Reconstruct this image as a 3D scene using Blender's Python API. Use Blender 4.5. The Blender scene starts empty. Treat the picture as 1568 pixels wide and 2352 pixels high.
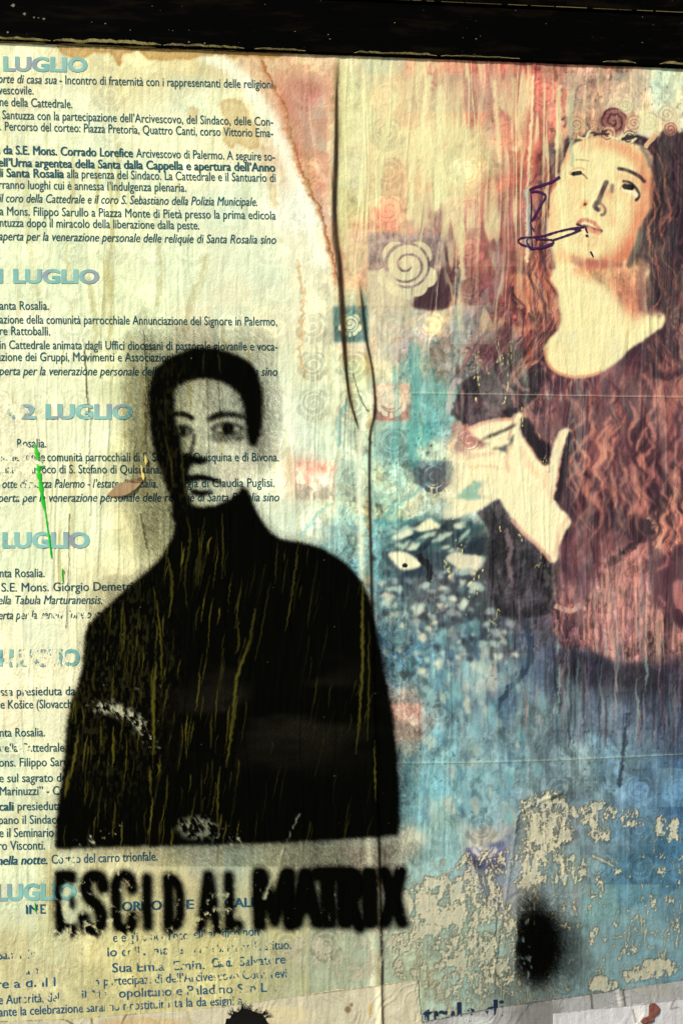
import bpy, math, random
import numpy as np
from mathutils import Vector, Matrix

# ------------------------------------------------------------------ camera
# The wall is the plane y = 0 (x to the right, z up, the street at -y).  The camera's turn and tilt come from the
# two vanishing points of the printed lines; "page units" are 1568 across the frame, about 0.64 mm on the wall.
PW, PH = 1568.0, 2352.0
VPX = (25000.0, 1080.0)          # where the horizontal lines of the wall meet
VPZ = (300.0, -22500.0)          # where the upright lines of the wall meet
CX, CY = PW / 2, PH / 2
FOC = math.sqrt(-((VPX[0]-CX)*(VPZ[0]-CX) + (VPX[1]-CY)*(VPZ[1]-CY)))
ax = Vector((VPX[0]-CX, CY-VPX[1], -FOC)).normalized()
az = Vector((VPZ[0]-CX, CY-VPZ[1], -FOC)).normalized()
ay = az.cross(ax).normalized()
az = ax.cross(ay).normalized()
RWC = Matrix((ax, ay, az))       # rows: world axes in camera space = camera-to-world rotation
scene = bpy.context.scene
cam_d = bpy.data.cameras.new("camera")
cam = bpy.data.objects.new("camera", cam_d)
scene.collection.objects.link(cam)
scene.camera = cam
cam_d.sensor_fit = 'VERTICAL'
cam_d.sensor_height = 36.0
cam_d.sensor_width = 24.0
cam_d.lens = FOC / PH * 36.0
cam_d.clip_start = 0.05
cam_d.clip_end = 200.0
fwd = RWC @ Vector((0, 0, -1))
DIST = FOC / 1568.0
AIM = Vector((0.0, 0.0, 1.5))
CAMPOS = AIM - fwd * DIST
cam.matrix_world = Matrix.Translation(CAMPOS) @ RWC.to_4x4()

# ------------------------------------------------------------------ light
SUN_EL, SUN_AZ = 38.0, 40.0       # height, and how far to the left of the wall's normal it stands
world = bpy.data.worlds.new("World")
scene.world = world
world.use_nodes = True
wn = world.node_tree.nodes
sky = wn.new('ShaderNodeTexSky')
sky.sky_type = 'NISHITA'
sky.sun_disc = False
sky.sun_elevation = math.radians(SUN_EL)
sky.sun_rotation = math.radians(180 + SUN_AZ)
world.node_tree.links.new(sky.outputs[0], wn['Background'].inputs[0])
wn['Background'].inputs[1].default_value = 0.13
sd = bpy.data.lights.new("sun", 'SUN')
sd.energy = 4.2
sd.angle = math.radians(6.0)
sd.color = (1.0, 0.965, 0.87)
sun = bpy.data.objects.new("sun", sd)
scene.collection.objects.link(sun)
e_, a_ = math.radians(SUN_EL), math.radians(SUN_AZ)
sdir = Vector((math.sin(a_)*math.cos(e_), math.cos(a_)*math.cos(e_), -math.sin(e_)))
sun.rotation_euler = sdir.to_track_quat('-Z', 'Y').to_euler()
sun.location = AIM - sdir * 4
vs = scene.view_settings
scene.display_settings.display_device = 'sRGB'
vs.view_transform = 'Standard'
vs.look = 'None'
vs.exposure = 0.38
vs.gamma = 1.0
vs.use_curve_mapping = False
scene.cycles.transparent_max_bounces = 12
scene.cycles.max_bounces = 6
GAIN = 0.80                       # albedo of a surface that the photograph shows as full white

# ------------------------------------------------------------------ page units to the wall
R3 = np.array(RWC)
CP = np.array(CAMPOS)

def wall(px, py, lift=0.0):
    """Page units to points on the wall (lift in metres off the wall towards the street)."""
    px = np.asarray(px, float); py = np.asarray(py, float)
    dx, dy = px - CX, CY - py
    d = np.stack([dx, dy, np.full_like(dx, -FOC)], -1) @ R3.T
    t = -CP[1] / d[..., 1]
    p = CP + d * t[..., None]
    p[..., 1] = -np.asarray(lift)
    return p

rng = np.random.default_rng(7)
random.seed(7)

def lin(c):
    c = np.asarray(c, float) / 255.0
    return np.where(c <= 0.04045, c / 12.92, ((c + 0.055) / 1.055) ** 2.4)

# ------------------------------------------------------------------ noise and drawing on a lattice
_tabs = {}
def _tab(seed):
    if seed not in _tabs:
        _tabs[seed] = np.random.default_rng(1000 + seed).random((256, 256)).astype(np.float32)
    return _tabs[seed]

def vn(x, y, seed):
    t = _tab(seed)
    xf = np.floor(x); yf = np.floor(y)
    fx = (x - xf).astype(np.float32); fy = (y - yf).astype(np.float32)
    fx = fx*fx*(3-2*fx); fy = fy*fy*(3-2*fy)
    xi = xf.astype(np.int32) & 255; yi = yf.astype(np.int32) & 255
    xj = (xi + 1) & 255; yj = (yi + 1) & 255
    a = t[yi, xi]; b = t[yi, xj]; c = t[yj, xi]; d = t[yj, xj]
    return (a + (b-a)*fx) * (1-fy) + (c + (d-c)*fx) * fy

def fbm(x, y, seed, octv=4, gain=0.5):
    s = 0.0; amp = 1.0; tot = 0.0; f = 1.0
    for o in range(octv):
        s = s + amp * vn(x*f + 17.3*o, y*f + 9.1*o, seed + o)
        tot += amp; amp *= gain; f *= 2.03
    return s / tot

def ss(a, b, x):
    t = np.clip((x - a) / (b - a), 0, 1)
    return t*t*(3-2*t)

STEP = 1.8
X0, Y0 = -70.0, 70.0
NX = int((1640 - X0) / STEP) + 1
NY = int((2430 - Y0) / STEP) + 1
gx = (X0 + np.arange(NX) * STEP).astype(np.float32)
gy = (Y0 + np.arange(NY) * STEP).astype(np.float32)
X, Y = np.meshgrid(gx, gy)

def blur(a, r):
    """Three box passes, r in page units."""
    n = max(1, int(round(r / STEP)))
    for _ in range(3):
        for ax_ in (0, 1):
            pad = [(0, 0), (0, 0)]; pad[ax_] = (n + 1, n)
            c = np.cumsum(np.pad(a, pad, mode='edge'), axis=ax_, dtype=np.float64)
            if ax_ == 0: a = ((c[2*n+1:] - c[:-(2*n+1)]) / (2*n+1)).astype(np.float32)
            else: a = ((c[:, 2*n+1:] - c[:, :-(2*n+1)]) / (2*n+1)).astype(np.float32)
    return a

def smooth(pts, n=5, closed=True):
    p = np.asarray(pts, float); m = len(p); out = []
    for i in range(m if closed else m - 1):
        if closed: a, b, c, d = p[i-1], p[i], p[(i+1) % m], p[(i+2) % m]
        else: a, b, c, d = p[max(i-1, 0)], p[i], p[i+1], p[min(i+2, m-1)]
        for k in range(n):
            t = k / n
            out.append(0.5*((2*b) + (c-a)*t + (2*a-5*b+4*c-d)*t*t + (3*b-a-3*c+d)*t**3))
    if not closed: out.append(p[-1])
    return np.array(out)

def window(x0, y0, x1, y1):
    i0 = max(0, int((x0 - X0) / STEP)); i1 = min(NX, int((x1 - X0) / STEP) + 2)
    j0 = max(0, int((y0 - Y0) / STEP)); j1 = min(NY, int((y1 - Y0) / STEP) + 2)
    return slice(j0, max(j1, j0)), slice(i0, max(i1, i0))

WOBX = (fbm(X/9, Y/9, 40, 3) - .5); WOBY = (fbm(X/9, Y/9, 50, 3) - .5)

def poly(pts, soft=1.0, wob=0.0, curve=True):
    """Coverage 0..1 of a closed outline on the whole lattice."""
    p = smooth(pts) if curve else np.asarray(pts, float)
    m = np.zeros((NY, NX), np.float32)
    g = soft * 4 + wob + 6
    w = window(p[:, 0].min()-g, p[:, 1].min()-g, p[:, 0].max()+g, p[:, 1].max()+g)
    x = X[w] + wob * 2 * WOBX[w]; y = Y[w] + wob * 2 * WOBY[w]
    if x.size == 0: return m
    ins = np.zeros(x.shape, bool)
    for (xa, ya), (xb, yb) in zip(p, np.roll(p, -1, 0)):
        if ya == yb: continue
        c = ((ya > y) != (yb > y)) & (x < (xb-xa) * (y-ya) / (yb-ya) + xa)
        ins ^= c
    sub = ins.astype(np.float32)
    if soft > 0: sub = blur(sub, soft)
    m[w] = sub
    return m

def stroke(pts, width, soft=1.0, wob=0.0, curve=True, widths=None):
    p = smooth(pts, 4, False) if curve else np.asarray(pts, float)
    ws = np.interp(np.linspace(0, 1, len(p)), np.linspace(0, 1, len(widths)), widths) if widths is not None else np.full(len(p), width)
    m = np.zeros((NY, NX), np.float32)
    g = max(ws) + soft * 2 + wob + 4
    for (a, b, wa, wb) in zip(p[:-1], p[1:], ws[:-1], ws[1:]):
        w = window(min(a[0], b[0])-g, min(a[1], b[1])-g, max(a[0], b[0])+g, max(a[1], b[1])+g)
        x = X[w] + wob*2*WOBX[w]; y = Y[w] + wob*2*WOBY[w]
        if x.size == 0: continue
        d = b - a; L = max(d @ d, 1e-9)
        t = np.clip(((x-a[0])*d[0] + (y-a[1])*d[1]) / L, 0, 1)
        dist = np.hypot(x - a[0] - t*d[0], y - a[1] - t*d[1])
        h = (wa + (wb-wa)*t) / 2
        m[w] = np.maximum(m[w], 1 - ss(h - soft, h + soft, dist))
    return m

def ell(cx, cy, rx, ry, soft=0.3):
    d = np.sqrt(((X-cx)/rx)**2 + ((Y-cy)/ry)**2)
    return (1 - ss(1 - soft, 1 + soft, d)).astype(np.float32)

def bbox(m):
    r = np.nonzero(m.any(1))[0]
    if len(r) == 0: return slice(0, 0), slice(0, 0)
    c = np.nonzero(m[r[0]:r[-1]+1].any(0))[0]
    return slice(r[0], r[-1]+1), slice(c[0], c[-1]+1)

def mix(a, col, m):
    """Blend a colour into picture A (in place) under the cover M."""
    w = bbox(m)
    a[w] += (np.asarray(col, np.float32) - a[w]) * np.asarray(m[w], np.float32)[..., None]
    return a

# ------------------------------------------------------------------ scene helpers
def tag(o, label=None, cat=None, group=None, kind=None):
    if label: o["label"] = label
    if cat: o["category"] = cat
    if group: o["group"] = group
    if kind: o["kind"] = kind
    return o

def root(name, px, py, label, cat, group=None):
    o = bpy.data.objects.new(name, None)
    scene.collection.objects.link(o)
    o.empty_display_size = 0.05
    o.location = wall(px, py, 0.0)
    return tag(o, label, cat, group)

def link(name, me, mat, parent=None):
    o = bpy.data.objects.new(name, me)
    scene.collection.objects.link(o)
    if mat: me.materials.append(mat)
    if parent is not None:
        bpy.context.view_layer.update()
        o.parent = parent
        off = Vector((0, 0, 0)); p = parent
        while p is not None:
            off += p.location; p = p.parent
        o.location = -off if o.parent.parent is None else Vector((0, 0, 0))
    return o

def mesh_arrays(name, co, faces, attrs=None, smoothed=True):
    """co (n,3), faces (m,4) or (m,3); attrs: name -> (n,3) colour or (n,) value."""
    me = bpy.data.meshes.new(name)
    co = np.asarray(co, np.float32); faces = np.asarray(faces, np.int32); k = faces.shape[1]
    me.vertices.add(len(co)); me.vertices.foreach_set("co", co.ravel())
    me.loops.add(faces.size); me.loops.foreach_set("vertex_index", faces.ravel())
    me.polygons.add(len(faces))
    me.polygons.foreach_set("loop_start", np.arange(0, faces.size, k, dtype=np.int32))
    me.polygons.foreach_set("use_smooth", np.full(len(faces), smoothed, bool))
    me.update(calc_edges=True)
    add_attrs(me, attrs)
    return me

def add_attrs(me, attrs):
    for n, v in (attrs or {}).items():
        v = np.asarray(v, np.float32)
        if v.ndim == 2:
            at = me.attributes.new(n, 'FLOAT_COLOR', 'POINT')
            at.data.foreach_set("color", np.concatenate([v, np.ones((len(v), 1), np.float32)], 1).ravel())
        else:
            at = me.attributes.new(n, 'FLOAT', 'POINT')
            at.data.foreach_set("value", v.ravel())

def sheet(name, mask, lift, mat, parent=None, col=None, alpha=None):
    """The lattice cells whose four corners satisfy MASK become one mesh that follows the paper's relief."""
    f = mask[:-1, :-1] & mask[1:, :-1] & mask[:-1, 1:] & mask[1:, 1:]
    j, i = np.nonzero(f)
    q = np.stack([(j+1)*NX + i, (j+1)*NX + i+1, j*NX + i+1, j*NX + i], 1)
    used, inv = np.unique(q, return_inverse=True)
    px, py = X.ravel()[used], Y.ravel()[used]
    lf = RELIEF.ravel()[used] + (lift.ravel()[used] if isinstance(lift, np.ndarray) else lift)
    at = {}
    if col is not None: at["print"] = lin(col.reshape(-1, 3)[used]) * GAIN
    if alpha is not None: at["cover"] = alpha.ravel()[used]
    me = mesh_arrays(name, wall(px, py, lf), inv.reshape(-1, 4), at)
    return link(name, me, mat, parent)

def nodes(name):
    m = bpy.data.materials.new(name); m.use_nodes = True
    nt = m.node_tree
    return m, nt.nodes, nt.links, nt.nodes['Principled BSDF']

def mnode(n, l, op, a, b=None, c=None):
    x = n.new('ShaderNodeMath'); x.operation = op
    for k, v in enumerate((a, b, c)):
        if v is None: continue
        if isinstance(v, (int, float)): x.inputs[k].default_value = v
        else: l.new(v, x.inputs[k])
    return x.outputs[0]

def tex(n, l, scale, sx=1, sy=1, sz=1, detail=4, rough=.55):
    tc = n.new('ShaderNodeTexCoord'); mp = n.new('ShaderNodeMapping')
    mp.inputs['Scale'].default_value = (sx, sy, sz)
    l.new(tc.outputs['Object'], mp.inputs['Vector'])
    t = n.new('ShaderNodeTexNoise'); t.inputs['Scale'].default_value = scale
    t.inputs['Detail'].default_value = detail; t.inputs['Roughness'].default_value = rough
    l.new(mp.outputs[0], t.inputs['Vector'])
    return t.outputs['Fac']

def attr(n, name):
    a = n.new('ShaderNodeAttribute'); a.attribute_name = name
    return a

def bump(n, l, b, height, dist, strength=1.0):
    x = n.new('ShaderNodeBump'); x.inputs['Distance'].default_value = dist
    x.inputs['Strength'].default_value = strength
    l.new(height, x.inputs['Height']); l.new(x.outputs[0], b.inputs['Normal'])

def mat_print(name, rough=.5, spec=.16):
    m, n, l, b = nodes(name)
    a = attr(n, "print")
    fib = tex(n, l, 900, 1, 1, .8, 3)
    k = mnode(n, l, 'MULTIPLY_ADD', fib, .22, .89)
    mx = n.new('ShaderNodeVectorMath'); mx.operation = 'SCALE'
    l.new(a.outputs['Color'], mx.inputs[0]); l.new(k, mx.inputs['Scale'])
    l.new(mx.outputs[0], b.inputs['Base Color'])
    rt = tex(n, l, 40, 1, 1, .3, 4)
    l.new(mnode(n, l, 'MULTIPLY_ADD', rt, .3, rough - .15), b.inputs['Roughness'])
    b.inputs['Specular IOR Level'].default_value = spec
    hgt = mnode(n, l, 'ADD', tex(n, l, 420, 1, 1, .6, 5, .6), mnode(n, l, 'MULTIPLY', tex(n, l, 90, 1, 1, .45, 4), 2.2))
    bump(n, l, b, hgt, .0016, .5)
    return m

def mat_spray(name, rough=.8, spec=.015, fleck=0.0):
    m, n, l, b = nodes(name)
    a = attr(n, "print")
    l.new(a.outputs['Color'], b.inputs['Base Color'])
    b.inputs['Roughness'].default_value = rough
    b.inputs['Specular IOR Level'].default_value = spec
    l.new(attr(n, "cover").outputs['Fac'], b.inputs['Alpha'])
    bump(n, l, b, tex(n, l, 500, 1, 1, .25, 5), .001, .4)
    return m

def mat_ink(name):
    m, n, l, b = nodes(name)
    l.new(attr(n, "print").outputs['Color'], b.inputs['Base Color'])
    b.inputs['Roughness'].default_value = .55
    b.inputs['Specular IOR Level'].default_value = .2
    nz = tex(n, l, 210, 1, 1, .5, 3, .6)
    w = attr(n, "wear").outputs['Fac']
    t = mnode(n, l, 'MULTIPLY_ADD', w, .42, .22)
    d = mnode(n, l, 'MULTIPLY_ADD', mnode(n, l, 'SUBTRACT', nz, t), 22.0, .5)
    c = mnode(n, l, 'MINIMUM', mnode(n, l, 'MAXIMUM', d, 0.0), 1.0)
    l.new(mnode(n, l, 'MULTIPLY', c, .95), b.inputs['Alpha'])
    return m

def mat_plain(name, rgb, rough=.6, spec=.3, var=.3, scale=60, bmp=.0, stretch=1.0):
    m, n, l, b = nodes(name)
    c = lin(rgb) * GAIN
    t = tex(n, l, scale, 1, 1, stretch, 5)
    r = n.new('ShaderNodeMix'); r.data_type = 'RGBA'
    r.inputs['A'].default_value = (*(c * (1 - var)), 1); r.inputs['B'].default_value = (*np.minimum(c * (1 + var), .85), 1)
    l.new(t, r.inputs['Factor']); l.new(r.outputs['Result'], b.inputs['Base Color'])
    b.inputs['Roughness'].default_value = rough
    b.inputs['Specular IOR Level'].default_value = spec
    if bmp: bump(n, l, b, t, bmp, .6)
    return m

# ------------------------------------------------------------------ what is printed on the paper (display colours)
def at(pts, ox, oy, k=.5):
    return [(ox + k*a, oy + k*b) for a, b in pts]
def F(p): return at(p, 1160.3, 219.5, .26)
def HD(p): return at(p, 1003.5, 627.2, .36)
def C2(p): return at(p, 784, 0)
def C4(p): return at(p, 784, 589.6)
def C6(p): return at(p, 784, 1179)
def C8(p): return at(p, 784, 1762)

WASH = """20 140 232 228 185;300 140 225 215 165;450 130 215 200 150;150 300 233 235 200;400 330 240 238 200;500 250 238 236 195;300 480 235 236 196
560 280 240 232 190;620 150 215 180 140;100 600 222 228 190;400 600 225 230 195;600 600 228 232 200;560 450 232 236 205;300 700 228 232 190;100 780 235 238 205
600 720 230 225 190;300 900 205 205 160;120 900 232 232 195;40 1000 235 230 195;200 1000 235 236 200;300 1050 215 210 160;640 950 235 238 210;620 1100 238 240 210
200 1200 232 234 195;320 1200 205 200 150;40 1250 228 232 195;120 1400 240 236 200;250 1350 225 215 170;60 1550 238 230 195;60 1750 235 232 195;60 1900 225 222 185
60 2050 212 216 182;60 2200 205 195 150;300 2200 210 200 145;500 2200 200 190 135;650 2150 175 168 128;500 1975 160 168 145;300 1965 200 190 150;750 1965 150 147 122
850 1960 175 155 130;300 2320 195 185 135;750 2200 160 165 140;500 1500 225 220 180;400 1800 215 210 170;700 1700 200 205 175;600 2050 180 175 140;400 2050 190 180 135
700 150 220 190 150;690 200 205 140 115;720 220 195 115 100;720 300 205 140 115;740 400 215 160 130;700 480 240 240 220;730 600 235 230 200;700 700 232 228 195
740 850 225 222 185;680 1000 236 236 210;760 1000 225 225 190;690 1090 235 200 170;760 1150 225 228 195;700 1200 225 230 205;800 1200 170 205 190
850 160 215 200 160;800 220 210 215 170;820 300 218 215 160;900 250 215 170 130;900 330 222 205 155;960 250 215 120 95;1000 300 215 190 140;1000 170 205 120 100
1050 200 200 105 90;1100 160 200 100 90;1150 250 205 95 80;1200 180 195 100 88;1200 300 215 110 85;1250 230 195 110 95;1350 180 205 140 115;1450 180 205 165 135
1540 200 215 215 180;1500 280 220 200 160;1330 280 200 150 120;850 420 225 195 150;950 420 225 150 115;1000 420 215 205 155;1060 400 220 215 165;1100 350 215 180 130
1130 450 195 130 105;1200 420 185 95 85;880 500 215 130 105;1000 500 170 110 100;1080 500 150 85 85;1130 600 150 80 80;1160 700 160 85 85;1080 650 130 80 90
1060 750 145 110 110;1150 800 120 65 75;1200 600 165 80 75;800 450 215 205 150;800 600 215 185 140;830 620 225 170 130;800 700 190 190 160;850 770 215 195 165
880 820 220 205 170;960 790 185 165 155;950 850 150 180 160;1010 750 225 195 150;1020 850 130 130 125;830 850 215 215 165;830 950 205 210 175;900 870 215 215 180
980 920 100 165 155;960 980 115 180 170;1000 1050 190 210 185;900 1020 130 170 160;890 1080 190 210 180;960 1150 225 225 190;1060 1100 240 225 195;1050 1180 238 228 195
1100 1000 225 180 160;880 1170 175 205 180;830 1150 200 215 185;900 1200 150 200 190;1000 1220 60 90 100;1050 1210 80 110 115;880 1290 140 185 175;960 1250 90 130 135
930 1300 70 90 100;1000 1330 90 100 110;900 1380 110 145 150;960 1420 140 165 165;1040 1350 75 75 85;1100 1300 60 55 65;1150 1250 60 50 60;1200 1350 70 60 75
1200 1480 95 90 105;1100 1450 85 95 110;900 1480 85 125 150;950 1520 115 155 165;1060 1530 100 125 140;1130 1530 140 140 140;930 1650 225 180 160;930 1700 215 190 170
1000 1600 130 165 170;1000 1720 115 160 170;1080 1650 90 130 150;1150 1600 70 85 110;1200 1650 130 140 140;1250 1550 75 80 105;1260 1700 110 120 130;1100 1750 110 150 160
1300 1550 50 45 65;1400 1560 45 40 60;1500 1580 60 50 70;1400 1650 85 85 110;1500 1700 70 75 105;1540 1620 65 65 95;1400 1750 110 135 155;1330 1750 140 150 150
1500 1800 65 95 140;1550 1850 60 95 145;980 1800 120 170 175;1050 1800 125 170 175;950 1850 120 165 170;1000 1900 165 195 180;1100 1850 130 160 165;930 1920 225 205 170
1020 1960 150 180 175;1100 1930 200 175 155;1120 1970 90 85 125;1200 1850 110 120 125;1250 1900 130 125 120;1350 1900 120 130 140;1450 1880 75 105 140;1550 1950 65 110 145
1350 2000 115 125 125;1450 2020 80 120 145;1550 2050 80 120 145;1400 2100 105 135 140;1500 2150 110 145 155;1300 2200 95 110 110;1400 2220 105 130 135;1540 2220 85 120 135
960 2050 150 170 160;1050 2100 150 165 150;900 2150 155 160 140;950 2230 165 175 150;1050 2230 145 170 160;1120 2280 140 155 145;1180 2280 110 120 115;1250 400 165 85 80
1500 500 55 35 48;1540 700 75 45 60;1450 700 80 50 60;1330 900 105 60 72;1400 950 120 75 80;1500 900 150 90 90;1450 1050 165 100 95;1350 1000 130 80 85;1400 1150 75 48 60
1330 1200 50 32 45;1500 1100 150 90 95;1540 1180 215 125 110;1300 1350 120 80 90;1350 1420 140 95 100;1420 1350 205 130 115;1480 1350 215 135 120;1540 1350 90 55 70
1540 1450 150 100 110;1400 1450 165 110 110;1300 1450 110 85 100;1480 1480 140 95 105;1350 1300 130 85 95;1230 700 140 72 75;1230 800 90 48 60;1420 800 110 65 72"""
ctl = np.array([[float(v) for v in s.split()] for r in WASH.split("\n") for s in r.split(";")], np.float32)
cgx = np.arange(-90, 1680, 10, dtype=np.float32); cgy = np.arange(40, 2460, 10, dtype=np.float32)
CGX, CGY = np.meshgrid(cgx, cgy)
num = np.zeros(CGX.shape + (3,), np.float32); den = np.zeros(CGX.shape, np.float32)
for x, y, r, g, b in ctl:
    wgt = 1.0 / (((CGX-x)**2 + (CGY-y)**2) + 60.0) ** 1.9 * 1e6
    num += wgt[..., None] * np.array([r, g, b], np.float32); den += wgt
coarse = num / den[..., None]

def lookup(x, y):
    fx = np.clip((x + 90) / 10, 0, len(cgx) - 1.01); fy = np.clip((y - 40) / 10, 0, len(cgy) - 1.01)
    i = fx.astype(int); j = fy.astype(int); u = (fx - i)[..., None]; v = (fy - j)[..., None]
    return (coarse[j, i]*(1-u) + coarse[j, i+1]*u)*(1-v) + (coarse[j+1, i]*(1-u) + coarse[j+1, i+1]*u)*v

RIGHT = ss(640, 800, X)                         # the watercolour half of the print
wx = (fbm(X/60, Y/80, 1, 4) - .5); wy = (fbm(X/60, Y/90, 5, 4) - .5)
ART = lookup(X + RIGHT*70*wx + 12*wx, Y + RIGHT*90*wy + 12*wy).astype(np.float32)

# overlapping pools of watercolour with hard edges
def cells(sx, sy, seed, levels, warp):
    s = 0.0
    for k in range(4):
        n = fbm((X + warp*wx)/sx/(1 + .3*k) + 31*k, (Y + warp*wy)/sy/(1 + .3*k), seed + 3*k, 3)
        t = .44 + .06*k
        s = s + (.5 - ss(t - .012, t + .012, n)) * (.42, -.3, .36, -.26)[k]
    return s
BUSY = np.clip(ell(1380, 1150, 420, 900, .5) + ell(1000, 1400, 230, 420, .5) + .35*RIGHT, 0, 1)
BUSY *= 1 - .5*ss(1750, 1950, Y)
pools = cells(34, 42, 60, 9, 60) * .55 + cells(13, 19, 70, 9, 30) * .5 + cells(6, 9, 75, 9, 20) * .3
ART *= (1 + pools * (.05 + .46 * BUSY))[..., None]
hue = cells(48, 60, 80, 8, 60) * (1 - .75*ss(1500, 1620, Y))
ART *= (1 + .30*(fbm(X/7, Y/130, 94, 3) - .5) * ell(1250, 1600, 420, 420, .4) + .10*(fbm(X/9, Y/200, 97, 3) - .5))[..., None]
ART[..., 0] *= 1 + hue * .16 * BUSY; ART[..., 2] *= 1 - hue * .14 * BUSY
sp = (vn(X/5, Y/8, 91) > .86) * (vn(X/60, Y/90, 92) > .42)
ART *= (1 - .30 * sp * BUSY)[..., None]

ART = mix(ART, (112, 156, 170), .30 * ell(1200, 1790, 420, 300, .35)); ART = mix(ART, (224, 212, 162), .42 * ell(940, 300, 180, 170, .5)); ART = mix(ART, (168, 92, 82), .5 * ell(1120, 560, 90, 150, .5)); ART = mix(ART, (206, 104, 84), .45 * ell(1200, 320, 60, 190, .5))
# faint patchwork of tinted squares, each with a rose
TW, TH = 90.7, 88.7
tu = (X - 854 - .022*(Y - 925)) / TW; tv = (Y - 880 + .004*(X-900)) / TH
ti = np.floor(tu).astype(int); tj = np.floor(tv).astype(int)
trng = np.random.default_rng(5)
ttab = trng.random((64, 64, 4)).astype(np.float32)
tr = ttab[(tj + 30) & 63, (ti + 30) & 63]
tint = np.stack([lin((c)) ** (1/2.2) * 255 for c in [(150, 190, 180), (235, 200, 170), (170, 200, 190), (238, 236, 205), (130, 120, 130)]]).astype(np.float32)
pick = (tr[..., 0] * 4).astype(int)
amt = np.where(tr[..., 1] > .45, tr[..., 2], 0) * (np.where(RIGHT > .5, .26, .17) + .20*ell(930, 850, 200, 420, .4))
amt = amt * (1 - .7 * ell(1380, 900, 260, 620, .4))
ART += (tint[pick] - ART) * amt[..., None]

def rose(cx, cy, r, rot=0.0):
    u = (X - cx) / r; v = (Y - cy) / r
    m = np.zeros((NY, NX), np.float32)
    w = window(cx - 2*r, cy - 2*r, cx + 2*r, cy + 2.2*r)
    u = u[w]; v = v[w]
    rr = np.hypot(u, v*1.08); th = np.arctan2(v, u) / (2*np.pi) + rot
    e = .9 * STEP / r
    def disc(a, b, q): return 1 - ss(q - e, q + e, np.hypot(u-a, v-b))
    sp_ = (rr * 1.75 - th) % 1.0
    groove = ss(.0, .07, sp_) * (1 - ss(.24, .31, sp_)) * ss(.16, .22, rr)
    head = disc(0, 0, 1.0) * (1 - groove)
    out = 1 - disc(0, 0, 1.13)
    pet = np.maximum.reduce([disc(-.98, .58, .50), disc(.98, .58, .50), disc(-.5, 1.0, .52), disc(.5, 1.0, .52), disc(0, 1.18, .5)]) * out
    ears = np.maximum(disc(-.55, -.5, .66), disc(.55, -.5, .66)) * out
    lines = np.maximum(np.abs(u - .24) < e*1.4, np.abs(u + .24) < e*1.4) * (v > .8)
    m[w] = np.maximum(head, np.maximum(pet * (1 - .8*lines), ears))
    return m

faint = np.zeros((NY, NX), np.float32)
for j in range(-9, 17):
    for i in range(-10, 9):
        cy = 880 + TH*(j + .52); cx = 854 + TW*(i + .52) + .022*(cy - 925)
        if cy < 120 or cy > 2280 or cx < -60 or cx > 1620: continue
        k = ttab[(j + 11) & 63, (i + 40) & 63]
        if k[3] < .22: continue
        a = (.04 + .11*k[1]) * (1 if k[0] > .4 else -1)
        if cx > 1160 and 260 < cy < 1800: continue
        if cx < 640: a *= .6
        elif cx < 1130 and 420 < cy < 1160: a *= 1.15
        faint += a * rose(cx, cy, 24 + 3*k[2], k[1])
        w = window(cx - 45, cy - 45, cx + 45, cy + 45)      # a leaf shape behind it
        fx = np.abs(X[w] - cx + 26 - 52*k[0]); fy = np.abs(Y[w] - cy - 20 + 30*k[1])
        faint[w] -= .05 * ((fx/36)**1.6 + (fy/20)**1.6 < 1)
ART *= (1 - np.clip(faint, -.3, .3) * .95)[..., None]

STRONG = []      # (x0, y0, x1, y1) of the tiles that stand out; they become parts of their own
def tile(x0, y0, x1, y1, bg, fg, r, cx=None, cy=None, bg2=None, lean=.025, wash=.8):
    m = poly([(x0, y0), (x1, y0 + .003*(x1-x0)), (x1 + lean*(y1-y0), y1), (x0 + lean*(y1-y0), y1)], .7, 0, False)
    cx = (x0+x1)/2 + 2 if cx is None else cx; cy = (y0+y1)/2 if cy is None else cy
    global ART
    old = ART.copy()
    t = np.broadcast_to(np.asarray(bg, np.float32), ART.shape).copy()
    if bg2 is not None:
        half = np.clip(ss(-6, 6, (Y - cy) - (X - cx)*.15 + 60*(fbm(X/40, Y/40, 33, 3)-.5)), 0, 1)
        t = t + (np.asarray(bg2, np.float32) - t) * half[..., None]
    t *= (1 + .5*pools + .25*(fbm(X/10, Y/24, 66, 3) - .5))[..., None]
    for q in range(3):                                     # big leaf shapes inside the square
        a = ell(x0 + (x1-x0)*(.1 + .45*q), y0 + (y1-y0)*(.9 if q != 1 else .1), (x1-x0)*.42, (y1-y0)*.34, .03)
        t *= (1 + (.14 if q % 2 else -.14) * a)[..., None]
    if r: t = mix(t, fg, .92 * rose(cx, cy, r, .1))
    ART += (t*wash + old*(1-wash) - ART) * m[..., None]
    STRONG.append(m > .5)
tile(844, 536, 1024, 706, (140, 118, 118), (226, 214, 170), 47, 934, 610, (150, 120, 118))
mm = poly([(844, 620), (900, 625), (935, 690), (936, 706), (848, 706)], 1, 2, False)       # pale leaf, dark corner
ART = mix(ART, (222, 208, 170), .75 * mm * (1 - rose(934, 610, 47, .1)))
mm = poly([(948, 706), (960, 680), (990, 650), (1008, 622), (1026, 618), (1029, 706)], 1, 1)
ART = mix(ART, (78, 42, 52), .85 * mm * (1 - rose(934, 610, 47, .1)))
tile(764, 704, 844, 788, (60, 110, 118), (222, 226, 190), 18, 803, 744, (70, 120, 120))
tile(853, 880, 943, 968, (234, 186, 156), (238, 220, 190), 23, 898, 922, (215, 130, 115))
tile(948, 1059, 1037, 1113, (92, 120, 132), (70, 66, 84), 23, 996, 1096, None)
tile(1036, 969, 1122, 1058, (208, 140, 124), (165, 110, 108), 23, 1078, 1012, (236, 205, 175), wash=.75)
ART = mix(ART, (70, 66, 84), .85 * rose(996, 1096, 23, .1) * (Y > 1112))
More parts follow.
